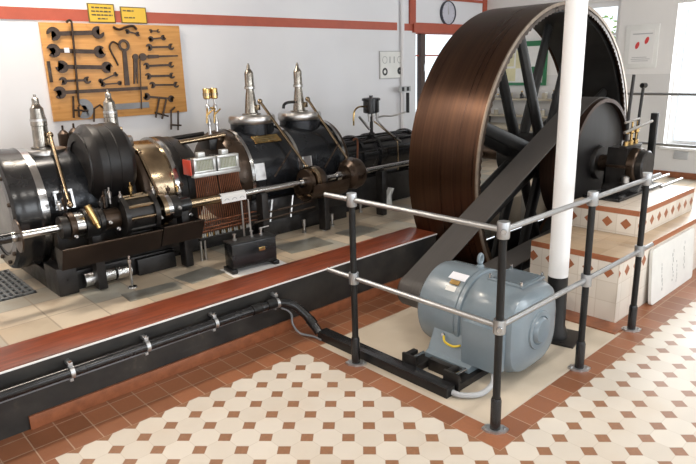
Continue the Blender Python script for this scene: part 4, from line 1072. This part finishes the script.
# pair of brass drip oilers
go = thing('drip_oilers', 'pair of brass-topped drip oilers with taps between the cylinders', 'oiler', (2.69, YE-.03, 1.26))
for x in (2.665, 2.735):
    o = MB().lathe([(0, 0), (.022, 0), (.031, .008), (.031, .085), (.027, .09), (0, .09)], (x, YE-.03, 1.575), Z_, 18).build('oil_glass', 'brass', go)
    MB().ring((x, YE-.03, 1.62), Z_, .0312, .034, -.018, .006, 18).build('band', 'bronze', o)
    MB().lathe([(0, 1.262), (.020, 1.262), (.014, 1.30), (.012, 1.36), (.020, 1.365), (.020, 1.40), (.010, 1.42), (.010, 1.46), (.018, 1.47), (.018, 1.52), (.010, 1.53), (.010, 1.574), (0, 1.574)], (x, YE-.03, 0), Z_, 14).build('stem', 'steel', go)
    MB().cyl((x-.035, YE-.06, 1.44), (x+.03, YE-.06, 1.49), .007, None, 8).build('tap', 'brass', go)
    MB().tube([(x-.02, YE-.06, 1.50), (x-.045, YE-.08, 1.44), (x-.05, YE-.08, 1.38)], .008, 8).build('drip_pipe', 'brass', go)
MB().cyl((2.66, YE-.03, 1.50), (2.74, YE-.03, 1.50), .009, None, 10).build('cross_pipe', 'brass', go)

# black oil pot on the crosshead guide with its pipes
op = thing('oil_pot', 'black round oil pot with branching pipes above the crosshead barrel', 'oil pot', (4.60, YE-.03, 1.1))
cxp, cyp = 4.60, YE-.05
MB().lathe([(0, 1.325), (.06, 1.325), (.085, 1.335), (.085, 1.455), (.098, 1.458), (.098, 1.478), (.085, 1.485), (.02, 1.49), (.02, 1.51), (0, 1.51)], (cxp, cyp, 0), Z_, 28).build('pot', 'black', op)
MB().lathe([(0, 1.10), (.035, 1.10), (.035, 1.12), (.018, 1.13), (.018, 1.30), (.035, 1.31), (.035, 1.324), (0, 1.324)], (cxp, cyp, 0), Z_, 14).build('stem', 'iron', op)
for x in (-.06, .0, .06): MB().lathe([(0, 0), (.012, 0), (.012, .05), (.018, .055), (.018, .08), (0, .08)], (cxp+x, cyp-.03, 1.243), Z_, 10).build('regulator', 'steel', op)
P = lambda *pts: MB().tube(pts, .009, 8, 5)
P((cxp-.09, cyp, 1.40), (cxp-.20, cyp-.01, 1.40), (cxp-.27, cyp-.02, 1.35), (cxp-.28, cyp-.02, 1.22)).build('feed_pipe', 'brass', op)
P((cxp+.06, cyp-.03, 1.25), (cxp+.18, cyp-.06, 1.13), (cxp+.34, cyp-.12, 1.0)).build('feed_pipe', 'steel', op)
P((cxp, cyp-.04, 1.24), (cxp+.02, cyp-.10, 1.20), (cxp+.14, cyp-.2, 1.06), (cxp+.17, cyp-.22, 1.0), (cxp+.17, cyp-.22, .72)).build('feed_pipe', 'bronze', op)
P((cxp+.07, cyp, 1.27), (cxp+.18, cyp-.01, 1.285), (cxp+.32, cyp-.01, 1.275), (cxp+.55, cyp, 1.30)).build('feed_pipe', 'steel', op)
MB().cyl((cxp-.16, cyp+.02, 1.30), (cxp-.03, cyp, 1.16), .014, None, 10).build('tap_lever', 'steel', op)
MB().tube([(4.14, YE-.30, .92), (4.14, YE-.31, 1.08), (4.12, YE-.31, 1.12), (4.08, YE-.31, 1.11)], .010, 8, 4).build('siphon_pipe', 'copper', op)
# pale casting by the crosshead
tag(MB().prism([(0, 0), (.12, .0), (.10, .10), (.15, .19), (.11, .20), (.04, .10)], (4.40, 4.20, .38), X_, Z_, Y_, .05).build('pale_bracket', 'offwhite'), 'pale angled bracket standing below the shaft near the flywheel', 'bracket')

# ------------------------------------------------------------------ loose things on the platform
ox = thing('oil_pump_box', 'black oil box with small brass plate on white paper in front of the engine', 'box', (2.38, 3.66, PZ))
rz = Matrix.Rotation(math.radians(-6), 3, 'Z'); oc = V((2.385, 3.665, 0))
def rb(name, c, size, m, bev=.004, parent=ox): return MB().box(oc+rz @ V(c), size, rz, bev).build(name, m, parent)
rb('tank', (0, 0, PZ+.128), (.365, .13, .185), 'black', .006); rb('lid', (0, 0, PZ+.2265), (.375, .14, .010), 'blackmatt', .002)
for sx in (-1, 1):
    rb('foot', (sx*.175, 0, PZ+.019), (.045, .15, .030), 'black')
rb('brass_plate', (.06, -.0665, PZ+.15), (.05, .004, .028), 'brass', .001)
for sx in (-.12, .02, .10): MB().lathe([(0, 0), (.016, 0), (.016, .012), (.009, .015), (.009, .04), (.014, .042), (.014, .05), (0, .05)], oc+rz @ V((sx, .01, PZ+.2325)), Z_, 10).build('filler_plug', 'steel', ox)
MB().cyl(oc+rz @ V((.10, .03, PZ+.282)), oc+rz @ V((.18, .03, PZ+.285)), .005, None, 8).build('handle', 'steel', ox)
tag(MB().box(oc+V((.015, -.01, PZ+.0017)), (.46, .24, .002), rz).build('paper_sheet', 'paper'), 'white paper lying under the black oil box', 'paper')
tag(MB().box((1.62, 3.74, PZ+.0025), (.36, .17, .003), Matrix.Rotation(math.radians(-4), 3, 'Z')).build('sheet_metal_plate', 'oldsteelplate'), 'stained sheet metal plate lying below the left drip tray', 'plate')
tag(MB().box((2.02, 3.80, PZ+.0025), (.30, .22, .003), Matrix.Rotation(math.radians(8), 3, 'Z')).build('sheet_metal_plate', 'oldsteelplate'), 'stained sheet metal plate left of the black oil box', 'plate')
tag(MB().box((3.02, 3.83, PZ+.0025), (.42, .28, .003), Matrix.Rotation(math.radians(-5), 3, 'Z')).build('sheet_metal_plate', 'oldsteelplate'), 'stained sheet metal plate right of the black oil box', 'plate')
tag(MB().box((3.62, 3.80, PZ+.0025), (.34, .24, .003), Matrix.Rotation(math.radians(4), 3, 'Z')).build('sheet_metal_plate', 'oldsteelplate'), 'stained sheet metal plate behind the left railing post', 'plate')
gt = thing('floor_grating', 'grey metal floor grating at the left end of the engine', 'grating', (.85, 4.6, PZ))
b = MB(); b.b2((.30, 4.32, PZ+.0005), (1.06, 5.0, PZ+.004))
b.build('plate', 'iron', gt)
b = MB()
for i in range(20): b.b2((.305+i*.0385, 4.325, PZ+.004), (.322+i*.0385, 4.995, PZ+.014))
for i in range(9): b.b2((.305, 4.325+i*.0825, PZ+.004), (1.055, 4.338+i*.0825, PZ+.016))
b.build('bars', 'grate', gt)

# ------------------------------------------------------------------ light
def area(name, loc, rot, sx, sy, power, col=(1, 1, 1)):
    l = bpy.data.lights.new(name, 'AREA'); l.shape = 'RECTANGLE'; l.size = sx; l.size_y = sy; l.energy = power; l.color = col
    o = bpy.data.objects.new(name, l); C.objects.link(o); o.location = loc; o.rotation_euler = rot
    return o
cool = (.92, .96, 1.0); warm = (1, .88, .74); neutral = (1, .95, .88)
for i, (a0, a1, z0, z1) in enumerate(WF):
    area('daylight_front', ((a0+a1)/2, -3.97, (z0+z1)/2), (math.radians(90), 0, 0), a1-a0, z1-z0, (72, 86, 90)[i], cool)
for i, (a0, a1, z0, z1) in enumerate(WL):
    area('daylight_left', (-2.57, (a0+a1)/2, (z0+z1)/2), (0, math.radians(-90), 0), z1-z0, a1-a0, 30, cool)
area('daylight_end', (XE+.08, (W3[0]+W3[1])/2, (W3[2]+W3[3])/2), (0, math.radians(90), 0), W3[3]-W3[2], W3[1]-W3[0], 45, (.95, .98, 1))
# unseen ceiling lamps, added to light the room and the flywheel rim
k = 0
for x, y in ((-.2, .4), (2.2, .4), (5.2, .4), (-1.1, 4.95), (1.45, 4.95)):
    if True:
        k += 1
        lt_ = thing('added_lamp', 'added white strip lamp housing under the ceiling, out of view', 'lamp', (x, y, ZC-.08), 'added ceiling lamps')
        MB().b2((x-.62, y-.06, ZC-.06), (x+.62, y+.06, ZC-.001), .004).build('housing', 'white', lt_)
        area('added_lamp_light', (x, y, ZC-.075), (0, 0, 0), 1.2, .30, (62 if y > 2 else 38), (warm if y > 2 else neutral))
w = bpy.data.worlds.new('sky'); bpy.context.scene.world = w; w.use_nodes = True
bg = w.node_tree.nodes['Background']; bg.inputs[0].default_value = (.86, .93, 1, 1); bg.inputs[1].default_value = 1.6

# ------------------------------------------------------------------ camera
cam = bpy.data.cameras.new('camera'); co = bpy.data.objects.new('camera', cam); C.objects.link(co)
yaw, pitch, roll = math.radians(47.30663343), math.radians(15.31206459), math.radians(-1.64051894)
f = V((math.cos(pitch)*math.cos(yaw), math.cos(pitch)*math.sin(yaw), -math.sin(pitch)))
r = f.cross(Z_).normalized(); u = r.cross(f)
r2 = r*math.cos(roll)+u*math.sin(roll); u2 = -r*math.sin(roll)+u*math.cos(roll)
mw = Matrix((r2, u2, -f)).transposed().to_4x4(); mw.translation = V((0, 0, 1.8))
co.matrix_world = mw
cam.sensor_width = 36; cam.lens = 600.52/696*36; cam.clip_start = .05
sc = bpy.context.scene; sc.camera = co
vs = sc.view_settings; vs.view_transform = 'Standard'; vs.look = 'None'; vs.gamma = 1; vs.use_curve_mapping = False; vs.exposure = 0.07
